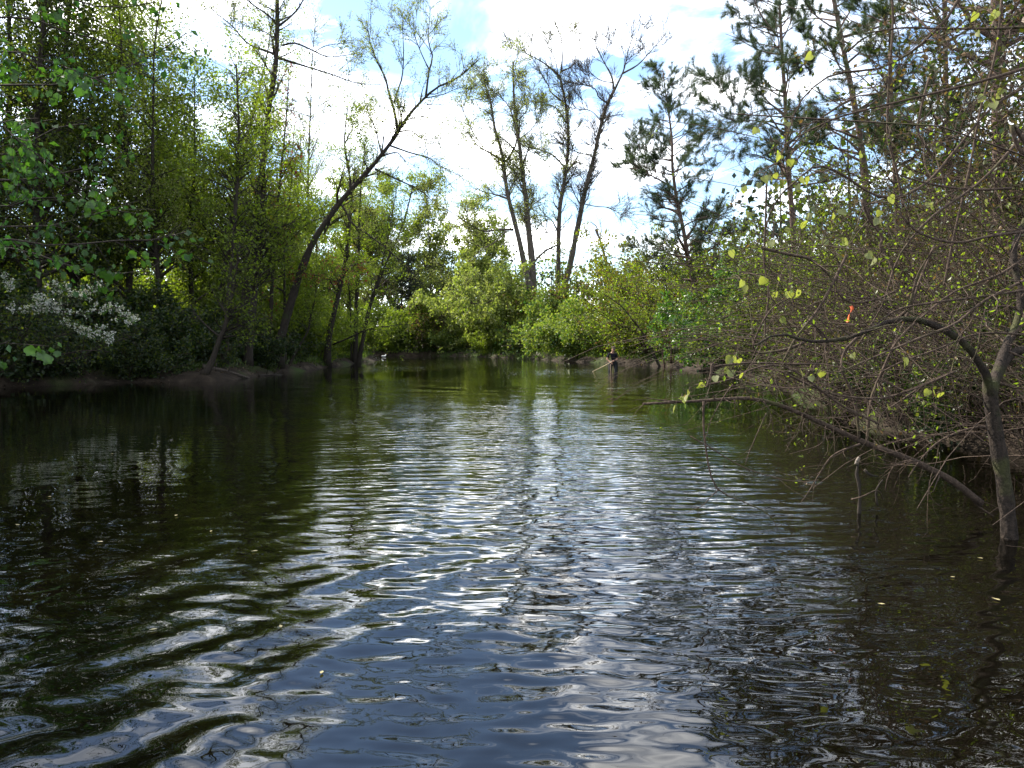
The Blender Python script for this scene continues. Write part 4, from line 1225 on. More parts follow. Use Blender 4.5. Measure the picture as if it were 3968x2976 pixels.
# the fallen bough
pl = Plant('fallen_bough', 'long bare bough lying out over the water, thin twigs hanging into the pond', 'branch', px(3790, 1940, 6.4) * [1, 1, 0], 602)
pl.wood('bough', near_path([(3800, 1950), (3687, 1862), (3528, 1782), (3355, 1717), (3196, 1645), (3065, 1587), (2993, 1562), (2906, 1544), (2805, 1547), (2639, 1558), (2494, 1565)], 6.4, 30, -.5), taper(30, .032, .0095), 'bark_vine', k=9)
for path, Y, a, b in [
    ([(2727, 1556), (2725, 1610), (2727, 1660), (2747, 1811), (2783, 1898), (2870, 1940), (2979, 1992), (3015, 2052)], 5.9, .010, .003),
    ([(2783, 1898), (2750, 1930), (2720, 1960), (2660, 1985)], 5.9, .005, .002),
    ([(2841, 1489), (2810, 1530), (2776, 1587), (2750, 1640), (2738, 1690)], 5.85, .006, .003),
    ([(3333, 1721), (3232, 1761), (3181, 1826), (3138, 1898), (3102, 1949)], 6.1, .010, .003),
    ([(2675, 1690), (2760, 1740), (2880, 1810), (3000, 1850), (3100, 1868), (3170, 1860)], 5.8, .005, .003),
    ([(2970, 1600), (2930, 1690), (2900, 1760), (2888, 1800)], 5.95, .006, .003),
    ([(2640, 1557), (2560, 1550), (2497, 1540)], 5.9, .006, .003),
    ([(2845, 1548), (2848, 1590), (2846, 1625)], 5.9, .004, .002),
    ([(2960, 1555), (2985, 1600), (2995, 1660), (3000, 1690)], 5.95, .004, .002),
    ([(3110, 1605), (3090, 1680), (3040, 1730)], 6.0, .004, .002), ([(3200, 1650), (3180, 1720), (3060, 1760)], 6.0, .004, .002),
    ([(3530, 1782), (3470, 1800), (3440, 1850), (3430, 1900)], 6.2, .006, .003), ([(3630, 1835), (3600, 1870), (3610, 1930), (3640, 1960)], 6.3, .005, .002),
    ([(3690, 1862), (3730, 1900), (3790, 1960), (3850, 2000)], 6.4, .012, .005)]:
    pl.wood('twig', near_path(path, Y, 14), taper(14, a, b), 'bark_vine', k=6)
P0, R0 = pl.parents()
Q, RQ = spawn(pl.rng, P0, R0, 60, t=(.1, 1), length=(.12, .5), ang=(30, 80), up=-.1, npts=5, rmin=.0018, wob=.2, rk=.3)
pl.twigs(Q, RQ, 'bark_vine', 4)
pl.done('twigs')

# arching vines, each stem a part
VIN = [
    ([(3282, 987), (3225, 1103), (3167, 1204), (3087, 1305), (3036, 1399)], 5.6, .012, .008), ([(2971, 700), (2965, 900), (2960, 1008), (2979, 1131), (2964, 1262), (2971, 1363)], 5.9, .009, .006),
    ([(3130, 1225), (3167, 1276), (3210, 1334), (3253, 1421), (3311, 1551), (3330, 1700)], 6.2, .011, .012), ([(3620, 950), (3560, 1100), (3528, 1189), (3485, 1291), (3427, 1421), (3376, 1551), (3360, 1720)], 6.6, .010, .015),
    ([(4020, 1100), (3968, 1124), (3774, 1153), (3630, 1171), (3485, 1197), (3398, 1254)], 5.4, .011, .006), ([(4020, 1060), (3968, 1088), (3810, 1168), (3702, 1254), (3557, 1312), (3369, 1392), (3253, 1442)], 5.2, .011, .006),
    ([(2921, 1414), (3015, 1435), (3123, 1486), (3232, 1529), (3413, 1544), (3560, 1500), (3700, 1440)], 5.9, .006, .010), ([(2760, 1425), (2790, 1417), (2906, 1406), (3060, 1410), (3174, 1410)], 5.6, .006, .008),
    ([(4020, 250), (3968, 266), (3775, 322), (3528, 383), (3280, 445), (3157, 495), (3040, 560)], 5.8, .012, .005), ([(4020, 100), (3968, 105), (3837, 111), (3651, 111), (3497, 108), (3350, 130)], 6.3, .012, .005),
    ([(3760, -120), (3713, 0), (3651, 93), (3528, 204), (3404, 266), (3280, 278), (3188, 309), (3095, 402), (3051, 526), (3020, 640)], 6.4, .013, .005),
    ([(3497, 761), (3404, 761), (3324, 717), (3249, 668), (3163, 643), (3089, 699), (3021, 761), (2971, 866), (2959, 1020)], 6.0, .012, .005),
    ([(3497, 761), (3600, 700), (3720, 560), (3830, 430), (3968, 330)], 6.0, .011, .009), ([(4010, 890), (3968, 897), (3837, 915), (3700, 940), (3560, 900), (3480, 820)], 5.7, .012, .008),
    ([(3920, 730), (3780, 735), (3640, 720), (3520, 690), (3440, 660)], 6.0, .011, .006), ([(3453, -80), (3460, 100), (3445, 300), (3440, 530), (3470, 640), (3500, 800)], 6.9, .010, .011),
    ([(4000, 480), (3900, 600), (3780, 720), (3600, 850), (3480, 1000), (3420, 1180), (3330, 1330)], 5.9, .013, .006), ([(3340, 770), (3370, 850), (3420, 920), (3412, 960), (3470, 1040)], 6.1, .014, .012),
    ([(2950, 960), (3050, 985), (3140, 1005), (3220, 1075), (3250, 1140), (3310, 1175), (3410, 1155), (3480, 1120)], 5.7, .012, .006), ([(3600, 300), (3570, 420), (3560, 520), (3640, 640), (3665, 740)], 6.7, .010, .010),
    ([(4000, 1300), (3870, 1290), (3760, 1300), (3640, 1350), (3500, 1400), (3420, 1440)], 5.5, .008, .006), ([(3860, 1655), (3760, 1660), (3640, 1710), (3560, 1790), (3520, 1850)], 5.9, .010, .005),
    ([(3700, 1440), (3600, 1480), (3480, 1560), (3420, 1600), (3400, 1660)], 6.0, .010, .006), ([(2740, 1490), (2830, 1470), (2930, 1425), (3040, 1420), (3140, 1480), (3260, 1570), (3400, 1640)], 5.8, .006, .009),
    ([(2760, 1410), (2755, 1450), (2740, 1500)], 5.6, .012, .008), ([(3990, 980), (3880, 1060), (3700, 1130), (3560, 1240), (3470, 1330), (3400, 1480)], 6.3, .010, .008),
    ([(3880, 0), (3860, 200), (3800, 420), (3760, 640), (3700, 900), (3660, 1100)], 6.8, .009, .011), ([(4010, 620), (3950, 520), (3920, 480), (3940, 560), (3968, 600)], 5.6, .016, .016),
]
rng = np.random.default_rng(603)
vb = np.array([6.3, 7.2, gz(6.3, 7.2)])
half = [VIN[0::2], VIN[1::2]]
HEART_SPOTS = [(2600 + a * .6185, b * .6185) for a, b in [(690, 980), (750, 1000), (790, 1160), (700, 1130), (610, 1100), (650, 1090), (555, 1145), (455, 1170), (850, 1110), (830, 1390), (870, 1340), (1020, 1340), (1065, 1310), (1310, 1320), (1300, 1390), (1510, 1080), (1370, 1230), (660, 1320),
               (1910, 80), (2000, 100), (2040, 70), (1920, 200), (1960, 600), (2010, 620), (2050, 600), (2080, 560), (1990, 640), (620, 1520), (1030, 980), (1190, 960), (540, 800), (720, 770), (1620, 1270), (1980, 1250), (720, 1430), (490, 1330), (1070, 1500), (380, 1570), (880, 340), (850, 260)]]
HEART_SPOTS += [(2400 + a * .7233, 900 + b * .7233) for a, b in [(600, 670), (515, 770), (450, 810), (370, 850), (1025, 770), (1085, 740), (1150, 755), (970, 740), (1525, 695), (780, 245), (680, 285), (960, 310), (870, 460), (660, 260), (640, 680), (600, 740), (650, 760), (340, 880), (300, 930), (1250, 650), (840, 320), (910, 320),
                (800, 50), (1100, 40), (1330, 110), (1370, 140), (1440, 930), (1680, 850), (1720, 860)]]


def heart_mesh():
    """a heart-shaped leaf: midrib fold, notch at the stalk, pointed tip"""
    n = 9
    vs_, fs = [(0, 0, 0), (0, .35, -.03), (0, .7, -.03), (0, 1.0, -.10)], []
    right = [(.0, .0), (.18, -.10), (.38, -.06), (.50, .14), (.47, .40), (.30, .68), (.12, .88), (0, 1.0)]
    for sgn in (1, -1):
        ids = []
        for (a, b_) in right[1:-1]:
            vs_.append((sgn * a, b_, .22 * a - .05 * b_ * b_))
            ids.append(len(vs_) - 1)
        ring = [0] + ids + [3]
        tri = [(0, ring[1], ring[2]), (0, ring[2], 1), (1, ring[2], ring[3]), (1, ring[3], ring[4]), (1, ring[4], 2), (2, ring[4], ring[5]), (2, ring[5], ring[6]), (2, ring[6], 3)]
        fs += [f if sgn > 0 else f[::-1] for f in tri]
    # stalk
    k = len(vs_)
    vs_ += [(-.012, 0, 0), (.012, 0, 0), (.01, -.4, .12), (-.01, -.4, .12)]
    me = bpy.data.meshes.new('leaf')
    me.from_pydata(vs_, [], fs + [(k, k + 1, k + 2, k + 3)])
    for p in me.polygons:
        p.use_smooth = True
    me.materials.append(M['leaf_heart'])
    return me


HM = heart_mesh()


def put_leaf(me, root, pos, size, rng, down=.9, name='leaf'):
    o = bpy.data.objects.new(name, me)
    C.objects.link(o)
    o.parent = root
    ax = Vector((rng.normal() * .5, rng.normal() * .5, -down)).normalized()
    nn = Vector((rng.normal(), rng.normal() - .8, .5))
    nn = (nn - ax * nn.dot(ax)).normalized()
    sd = ax.cross(nn)
    o.matrix_basis = Matrix.Translation(Vector([float(c) for c in pos])) @ Matrix((sd, ax, nn)).transposed().to_4x4() @ Matrix.Diagonal((size, size, size, 1))
    return o


for hi, (vines, lab, seed) in enumerate([(half[0], 'arching bare vines with scattered heart shaped leaves crossing the right of the picture', 604), (half[1], 'lower tangle of bare brown vines and thin twigs by the crooked tree', 605)]):
    pl = Plant('vine_thicket', lab, 'vine', vb + [0, hi * .8, 0], seed)
    for path, Y, a, b in vines:
        pl.wood('stem', near_path(path, Y, 18, jit=0), taper(18, a, b), 'bark_vine', k=7, rough=.08)
    P0, R0 = pl.parents()
    # many thinner canes rising from the bank and arching over the water
    n = 230
    r = pl.rng
    base = np.stack([r.uniform(5.2, 8.8, n), r.uniform(5.5, 14.5, n), np.full(n, .1)], 1)
    d = nrm(np.stack([r.normal(-.42, .35, n), r.normal(-.05, .35, n), np.full(n, 1.0)], 1))
    ln = r.uniform(1.4, 6.4, n)
    pts = [base]
    for j in range(11):
        d = nrm(d + r.normal(size=d.shape) * .11 + np.array([-.035, -.01, -.085]))
        pts.append(pts[-1] + d * (ln / 11)[:, None])
    K = np.stack(pts, 1)
    K[:, :, 2] = np.maximum(K[:, :, 2], .15)
    RK = (r.uniform(.004, .0095, n))[:, None] * np.linspace(1, .35, 12)[None]
    pl.twigs(K, RK, 'bark_vine', 4)
    Q, RQ = spawn(r, P0, R0, 170, t=(.05, 1), length=(.25, 1.1), ang=(25, 75), up=.05, npts=6, rmin=.0022, wob=.18, rk=.45)
    Q2, RQ2 = spawn(r, K, RK, 700, t=(.25, 1), length=(.25, 1.2), ang=(25, 70), up=.05, npts=6, rmin=.002, wob=.18, rk=.5)
    Q, RQ = np.concatenate([Q, Q2]), np.concatenate([RQ, RQ2])
    pl.twigs(Q, RQ, 'bark_vine', 4)
    S, RS = spawn(r, Q, RQ, 1100, t=(.15, 1), length=(.08, .4), npts=4, rmin=.0015, wob=.2)
    pl.twigs(S, RS, 'bark_vine', 3)
    pl.leaf(S, RS, 1500, 'leaf_yellow', size=(.022, .045), spread=.02)
    pl.leaf(S, RS, 250, 'leaf_rust', size=(.025, .05), spread=.02)
    hearts = []
    if hi == 0:
        wood_pts = np.concatenate([P0.reshape(-1, 3), Q.reshape(-1, 3), S.reshape(-1, 3)])
        for (a, b) in HEART_SPOTS:
            for c in range(2 if rng.random() < .35 else 1):
                q_ = px(a + rng.normal() * 10 * c, b + rng.normal() * 10 * c, rng.uniform(5.2, 6.0))
                nb_ = wood_pts[np.argmin(((wood_pts - q_) ** 2).sum(1))]
                mid_ = nb_ * .45 + q_ * .55 + np.array([0, 0, .04])
                pl.twigs(smooth_path([nb_, mid_, q_], 6)[None], np.linspace(.003, .0015, 6)[None], 'bark_vine', 4)   # its own twiglet
                hearts.append(q_)
    pl.done('twigs')
    for q_ in hearts:
        put_leaf(HM, pl.root, q_ - pl.base, rng.uniform(.042, .07), rng)

# orange ribbon
rb = Geo()
u = np.linspace(0, 1, 9)
c = px(3303, 1200, 8.0)
cen = np.stack([c[0] - .05 * u + .012 * np.sin(u * 9), np.full(9, c[1]) + .02 * np.cos(u * 7), c[2] + .04 - .17 * u], 1)
w = .016 * (1 - .5 * u) + .006
wd = np.stack([np.cos(u * 2.2), np.sin(u * 2.2), .15 * np.ones(9)], 1) * w[:, None]
nn_ = np.cross(wd, np.gradient(cen, axis=0)); nn_ = nrm(nn_) * .0012
V = np.concatenate([cen - wd + nn_, cen + wd + nn_, cen - wd - nn_, cen + wd - nn_])
fq = []
for i in range(8):
    fq += [(i, i + 1, 10 + i, 9 + i), (18 + i, 27 + i, 28 + i, 19 + i), (i, 18 + i, 19 + i, i + 1), (9 + i, 10 + i, 28 + i, 27 + i)]
rb.add(V, fq)
M['ribbon'] = plain_mat('ribbon', (.85, .16, .05), .5, .3, .08)
o = rb.build('marker_ribbon', [M['ribbon']])
tag(o, 'short orange ribbon hanging among the twigs of the right bank', 'ribbon')

# broken snag in the water with a pale broken top
pl = Plant('broken_stake', 'broken dark stick with pale snapped top standing in the water below the bough', 'branch', px(3322, 1960, 6.6) * [1, 1, 0] + [0, 0, -.4], 606)
b = pl.base
top = px(3325, 1795, 6.6)
pl.wood('stem', smooth_path([b, (b * .5 + top * .5) + [.02, 0, 0.15], px(3318, 1830, 6.6), top], 10), taper(10, .016, .013), 'bark_dark', k=7, rough=.25)
pl.wood('broken_top', smooth_path([px(3318, 1800, 6.6), px(3322, 1785, 6.6), px(3330, 1772, 6.6)], 5), taper(5, .02, .012), 'dead_wood', k=7)
pl.wood('side_twig', smooth_path([px(3300, 1935, 6.6), px(3340, 1925, 6.5), px(3400, 1900, 6.6), px(3425, 1935, 6.7)], 10), taper(10, .008, .004), 'bark_vine', k=6)
pl.wood('side_twig', smooth_path([px(3350, 1820, 6.6), px(3370, 1840, 6.6), px(3400, 1845, 6.7)], 6), taper(6, .014, .008), 'bark_dark', k=6)
pl.wood('side_twig', smooth_path([px(3400, 1960, 6.7) , px(3395, 1900, 6.7), px(3420, 1860, 6.7)], 6), taper(6, .012, .006), 'bark_dark', k=6)

# log on the bank of the spit
def log(name, label, a, b, r0, r1, seed, mat='bark_dark'):
    pl = Plant(name, label, 'log', a, seed)
    a, b = np.array(a, float), np.array(b, float)
    mid = (a + b) / 2 + np.array([0, 0, .05])
    P = smooth_path([a, mid, b], 12)
    pl.wood('log', P, taper(12, r0, r1), mat, k=10, rough=.1)
    for t in (.3, .62):
        s = P[int(t * 11)]
        pl.wood('stub', np.array([s, s + [.05, -.1, .14], s + [.1, -.15, .24]]), np.array([r0 * .4, r0 * .32, r0 * .2]), mat, k=6)
    return pl


def on_ground(x, y, dz=0):
    return np.array([x, y, max(gz(x, y), -.05) + dz])


log('fallen_log', 'thin grey log lying along the muddy edge before the dark trunks', on_ground(-12.4, 30.4, .12), on_ground(-10.95, 31.6, .05), .085, .05, 610, 'bark_grey')
log('drift_branch', 'dark branch lying half in the water below the bare mud of the spit', on_ground(-11.2, 33.6, .06), on_ground(-10.5, 35.2, .0), .06, .03, 611)
log('mossy_log', 'dark log lying in shallow water behind the crooked tree', on_ground(4.6, 6.4, .06), on_ground(6.3, 7.6, .1), .07, .06, 612, 'bark_mossy')

# leaf litter and grass
g = Geo()
rng = np.random.default_rng(620)


def scatter(n, xr, yr, dmin, dmax):
    x, y = rng.uniform(*xr, n * 4), rng.uniform(*yr, n * 4)
    d = shore_dist(x, y)
    k = (d > dmin) & (d < dmax)
    x, y = x[k][:n], y[k][:n]
    return np.stack([x, y, ground_z(x, y)], 1)


for (xr, yr, n) in (((-22, -9), (18, 68), 18000), ((-28, 14), (56, 96), 9000), ((4, 16), (3, 56), 16000)):
    pos = scatter(n, xr, yr, .05, 9)
    n = len(pos)
    ax = nrm(rng.normal(size=(n, 3)) * [1, 1, .25]); nn = nrm(np.cross(ax, nrm(rng.normal(size=(n, 3)) * [.4, .4, 0] + [0, 0, 0.01]) + np.array([.01, .3, 0])))
    s = rng.uniform(.06, .14, (n, 1))
    nn = nrm(np.cross(ax, np.cross(rng.normal(size=(n, 3)) * .35 + [0, 0, 1], ax)) * [1, 1, .3])
    sd = nrm(np.cross(ax, [0, 0, 1.0] + rng.normal(size=(n, 3)) * .3))
    pos[:, 2] += .02
    V = np.stack([pos, pos + ax * s * .5 + sd * s * .3, pos + ax * s + [0, 0, .02], pos + ax * s * .5 - sd * s * .3], 1).reshape(-1, 3)
    g.add(V, np.arange(n * 4).reshape(-1, 4))
o = g.build('leaf_litter', [M['litter']], smooth=False)
tag(o, 'brown dead leaves strewn over the banks', 'leaf litter', kind='stuff')
g = Geo()
for (xr, yr, n, hh, dm) in (((-15, -10.5), (36, 67), 7000, (.12, .4), (.4, 4)), ((-20, -11), (26, 36), 4000, (.1, .3), (1.0, 5)), ((-26, 12), (56, 92), 9000, (.2, .55), (.2, 4)), ((6, 14), (8, 56), 5000, (.15, .4), (.3, 5)), ((-30, -14), (40, 62), 8000, (.15, .35), (5, 14))):
    pos = scatter(n, xr, yr, *dm)
    n = len(pos)
    h = rng.uniform(hh[0], hh[1], (n, 1))
    d = nrm(rng.normal(size=(n, 3)) * [.4, .4, 0] + [0, 0, 1])
    sd = nrm(np.cross(d, rng.normal(size=(n, 3)))) * .012
    V = np.stack([pos - sd, pos + sd, pos + d * h * .6 + sd * .7, pos + d * h + rng.normal(size=(n, 3)) * .05], 1).reshape(-1, 3)
    g.add(V, np.arange(n * 4).reshape(-1, 4))
o = g.build('grass', [M['grass']], smooth=False)
tag(o, 'thin green grass tufts on the banks', 'grass', kind='stuff')

# ------------------------------------------------------------------ the near tree on the left with big drooping leaves
def lobed_mesh(name, mat):
    """a broad lobed leaf drooping from its stalk, folded along the midrib"""
    rim = [(.10, -.02), (.34, .02), (.46, .20), (.40, .40), (.52, .56), (.34, .70), (.22, .74), (.14, .92)]
    vs_ = [(0, 0, 0), (0, .45, -.02), (0, .78, -.07), (0, 1.02, -.18)]
    fs = []
    for sgn in (1, -1):
        ids = []
        for a, b_ in rim:
            vs_.append((sgn * a, b_, -.32 * a - .16 * b_ * b_))
            ids.append(len(vs_) - 1)
        tri = [(0, ids[0], ids[1]), (0, ids[1], ids[2]), (0, ids[2], 1), (1, ids[2], ids[3]), (1, ids[3], ids[4]), (1, ids[4], ids[5]), (1, ids[5], 2), (2, ids[5], ids[6]), (2, ids[6], ids[7]), (2, ids[7], 3)]
        fs += [f if sgn > 0 else f[::-1] for f in tri]
    k = len(vs_)
    vs_ += [(-.012, .02, 0), (.012, .02, 0), (.01, -.45, .1), (-.01, -.45, .1)]
    me = bpy.data.meshes.new(name)
    me.from_pydata(vs_, [], fs + [(k, k + 1, k + 2, k + 3)])
    for p in me.polygons:
        p.use_smooth = True
    me.materials.append(mat)
    return me


LM = lobed_mesh('leaf', M['leaf_big'])
pl = Plant('overhanging_tree', 'near tree with big drooping green leaves reaching in from the left picture edge', 'tree', (-12.4, 11.0, gz(-12.4, 11.0) - .2), 701)
b = pl.base
pl.wood('trunk', smooth_path([b, b + [.2, 0, 3], b + [.3, .2, 7], b + [.1, .1, 11], b + [.4, 0, 15]], 22), taper(22, .24, .06, .4), 'bark_dark', k=12)
LIMBS = [([(0, 878), (193, 875), (289, 851), (400, 822), (530, 779)], 10.0, 2.6), ([(0, 928), (145, 948), (289, 948), (410, 933), (627, 928), (720, 900)], 9.6, 2.2), ([(0, 68), (158, 81), (271, 131), (407, 158), (560, 230)], 10.5, 5.0),
         ([(0, 488), (68, 542), (158, 610), (271, 692), (380, 740)], 9.8, 4.6), ([(0, 330), (200, 330), (380, 300), (520, 250), (650, 180), (720, 130)], 11.0, 4.4), ([(0, 960), (200, 1010), (400, 1060), (560, 1050)], 10.6, 2.0),
         ([(0, 700), (150, 690), (330, 650), (500, 600), (600, 560)], 11.2, 3.2), ([(0, -60), (200, -30), (400, 30), (600, 10)], 10.2, 6.2), ([(0, 200), (120, 220), (260, 260), (420, 330)], 9.6, 5.0), ([(0, 800), (120, 770), (260, 760), (400, 700)], 10.8, 3.0),
         ([(-60, 1330), (-10, 1310), (40, 1320)], 8.8, 1.8), ([(0, 600), (100, 560), (200, 500), (320, 480)], 10.2, 4.0), ([(0, -250), (250, -260), (500, -220), (750, -240)], 11, 8), ([(0, -500), (300, -480), (560, -500)], 11, 9.5), ([(0, -380), (200, -420), (420, -400)], 8, 8.5)]
for path, Yl, zt in LIMBS:
    pts = [px(a, c, Yl) for a, c in path]
    zt = max(zt, .8)
    t0 = np.array([b[0] + .25, b[1], zt])
    first = pts[0]
    mid = t0 * .5 + first * .5 + np.array([0, 0, .25])
    pl.wood('limb', smooth_path([t0, mid] + pts, 20), taper(20, .034, .006), 'bark_dark', k=6)
P0, R0 = pl.parents(20)
Q, RQ = spawn(pl.rng, P0[1:], R0[1:], 420, t=(.3, 1), length=(.4, 1.3), ang=(25, 70), up=.0, npts=5, rmin=.005, wob=.15, curl=-.03)
pl.twigs(Q, RQ, 'bark_dark', 4)
Q3, RQ3 = spawn(pl.rng, P0[:1], R0[:1], 60, t=(.35, 1), length=(1.5, 3.5), ang=(45, 80), up=.1, npts=6, rmin=.01, wob=.15)
pl.twigs(Q3, RQ3, 'bark_dark', 4)
S3, RS3 = spawn(pl.rng, Q3, RQ3, 420, t=(.2, 1), length=(.4, 1.2), ang=(25, 70), npts=4, rmin=.005)
pl.twigs(S3, RS3, 'bark_dark', 3)
pl.leaf(S3, RS3, 5200, 'leaf_big', size=(.13, .2), asp=.8, spread=.12, droop=.6)
pl.leaf(Q, RQ, 2600, 'leaf_big', size=(.07, .13), asp=.75, spread=.09, droop=.9)
pl.done()
rng = np.random.default_rng(702)
ends = []
for i in range(len(Q)):
    u_ = (Q[i, -1][0]) / Q[i, -1][1] * F + CX
    ends.append((u_, i))
vis = [i for u_, i in ends if -60 < u_ < 900]
rng.shuffle(vis)
cnt = 0
for i in vis:
    for f in (.45, .7, 1.0, 1.0):
        if cnt >= 300:
            break
        pos, _, _ = pick(Q, RQ, np.array([i]), np.array([f - .001]))
        put_leaf(LM, pl.root, pos[0] + rng.normal(size=3) * .05 - pl.base + [0, 0, -.03], rng.uniform(.085, .135), rng, down=.75)
        cnt += 1

# ------------------------------------------------------------------ the wading person
def skin_mesh(name, verts, edges, radii, mat, parent, root=0, sub=2):
    me = bpy.data.meshes.new(name + '_skeleton')
    me.from_pydata([tuple(map(float, v)) for v in verts], edges, [])
    o = bpy.data.objects.new(name, me)
    C.objects.link(o)
    o.modifiers.new('skin', 'SKIN')
    sd = me.skin_vertices[0].data
    for i, r in enumerate(radii):
        r = (r, r) if np.isscalar(r) else r
        sd[i].radius = r
        sd[i].use_root = (i == root)
    m = o.modifiers.new('subsurf', 'SUBSURF')
    m.levels = m.render_levels = sub
    dg = bpy.context.evaluated_depsgraph_get()
    dg.update()
    new = bpy.data.meshes.new_from_object(o.evaluated_get(dg))
    new.name = name
    new.materials.clear()
    new.materials.append(mat)
    for p in new.polygons:
        p.use_smooth = True
    o.modifiers.clear()
    o.data = new
    bpy.data.meshes.remove(me)
    o.parent = parent
    return o


M['skin'] = plain_mat('skin', (.42, .24, .17), .5, .3, .1)
M['shirt'] = plain_mat('shirt', (.012, .011, .016), .9, .1, .3, 30)
M['waders'] = plain_mat('waders', (.014, .016, .020), .6, .3, .3, 12)
M['pale_tan'] = plain_mat('pale_tan', (.46, .33, .24), .8, .2, .2, 14)
M['cap'] = plain_mat('cap', (.075, .058, .045), .9, .1, .3, 30)
M['dark'] = plain_mat('dark', (.012, .010, .010), .4, .4, .1)
M['pole'] = plain_mat('pole', (.50, .38, .22), .6, .3, .2, 30)
W = px(2376, 1440, 39.0)
PX, PY = float(W[0]), 39.0
person = empty('person', (PX, PY, -.45), 'person in black shirt and dark waders standing thigh deep, holding a pole', 'person')
bv = [(.04, 0, .92), (.02, 0, 1.06), (-.02, -.02, 1.22), (-.04, -.04, 1.36), (-.04, -.06, 1.44), (-.02, -.09, 1.50), (-.005, -.10, 1.58), (0, -.09, 1.66),   # pelvis .. crown 0-7
      (-.15, 0, .86), (-.17, -.03, .48), (-.17, 0, .08), (-.18, -.13, .03),                  # his right leg 8-11
      (.13, .02, .86), (.15, -.02, .48), (.16, .04, .08), (.18, -.08, .03),                 # his left leg 12-15
      (-.21, -.02, 1.34), (-.33, -.03, 1.07), (-.17, -.20, .92), (-.12, -.22, .885),       # his right arm 16-19
      (.13, -.02, 1.33), (.19, -.06, 1.07), (.02, -.24, 1.01), (-.03, -.26, .985)]         # his left arm 20-23
be = [(0, 1), (1, 2), (2, 3), (3, 4), (4, 5), (5, 6), (6, 7), (0, 8), (8, 9), (9, 10), (10, 11), (0, 12), (12, 13), (13, 14), (14, 15), (3, 16), (16, 17), (17, 18), (18, 19), (3, 20), (20, 21), (21, 22), (22, 23)]
br = [(.085, .065), (.10, .075), (.12, .085), (.095, .07), .058, (.075, .085), (.105, .115), (.095, .105), .062, .050, .040, .033, .062, .050, .040, .033, .058, .042, .030, .032, .058, .042, .030, .032]
for (h, (dx_, dy_, dz_)) in ((19, (.05, -.02, -.045)), (23, (-.05, -.02, .0))):
    hp = np.array(bv[h])
    along = nrm(np.array([dx_, dy_, dz_]))
    side = nrm(np.cross(along, [0, -1, .2]))
    for k, (off, ln) in enumerate(((-.026, .062), (-.009, .075), (.009, .078), (.026, .068))):
        a = hp + side * off + along * .03
        b1_ = a + along * ln * .5 + np.array([0, -.012, 0])
        c1_ = b1_ + along * ln * .2 + np.array([0, .03, -.01])
        i0 = len(bv)
        bv += [tuple(a), tuple(b1_), tuple(c1_)]
        be += [(h, i0), (i0, i0 + 1), (i0 + 1, i0 + 2)]
        br += [.010, .009, .008]
    a = hp + side * -.035 + np.array([0, -.01, .005])
    b1_ = a + along * .03 + np.array([0, -.03, .01])
    i0 = len(bv)
    bv += [tuple(a), tuple(b1_)]
    be += [(h, i0), (i0, i0 + 1)]
    br += [.011, .009]
# nose
i0 = len(bv)
bv += [(.035, -.235, 1.555)]
be += [(6, i0)]
br += [.016]
skin_mesh('body', bv, be, br, M['skin'], person)
sv = [bv[i] for i in (0, 1, 2, 3)] + [(-.04, -.05, 1.41), bv[16], (-.30, -.03, 1.13), bv[20], (.18, -.05, 1.13)]
skin_mesh('shirt', sv, [(0, 1), (1, 2), (2, 3), (3, 4), (3, 5), (5, 6), (3, 7), (7, 8)], [(.165, .125), (.155, .12), (.17, .125), (.14, .105), .066, .078, .068, .078, .068], M['shirt'], person)
wv = [(.04, 0, 1.02)] + [bv[i] for i in (0, 8, 9, 10, 11, 12, 13, 14, 15)]
skin_mesh('waders', wv, [(0, 1), (1, 2), (2, 3), (3, 4), (4, 5), (1, 6), (6, 7), (7, 8), (8, 9)], [(.17, .13), (.175, .135), .115, .095, .075, .06, .115, .095, .075, .06], M['waders'], person, root=1)
skin_mesh('leg_strip', [(-.145, -.075, .84), (-.155, -.085, .66), (-.16, -.085, .50), (-.155, -.07, .34)], [(0, 1), (1, 2), (2, 3)], [(.045, .05), (.045, .045), (.042, .04), (.04, .04)], M['pale_tan'], person)  # pale tan strip down the front of his right leg
def cap_mesh():
    bm = bmesh.new()
    bmesh.ops.create_uvsphere(bm, u_segments=16, v_segments=10, radius=1)
    bmesh.ops.delete(bm, geom=[v for v in bm.verts if v.co.z < -.12], context='VERTS')
    for v in bm.verts:
        v.co = Vector((v.co.x * .100, v.co.y * .112, v.co.z * .095))
    n = 9
    rows = []
    for k, (ex, dz) in enumerate(((1.0, 0), (1.35, -.006), (1.62, -.02))):
        rows.append([bm.verts.new((math.sin(a) * .100 * (1 + (ex - 1) * .35), -math.cos(a) * .112 * ex, dz)) for a in [(-1 + 2 * q_ / (n - 1)) * 1.1 for q_ in range(n)]])
    for r0, r1 in zip(rows, rows[1:]):
        for q_ in range(n - 1):
            bm.faces.new((r0[q_], r0[q_ + 1], r1[q_ + 1], r1[q_]))
    me = bpy.data.meshes.new('cap')
    bm.to_mesh(me)
    bm.free()
    for p in me.polygons:
        p.use_smooth = True
    me.materials.append(M['cap'])
    return me


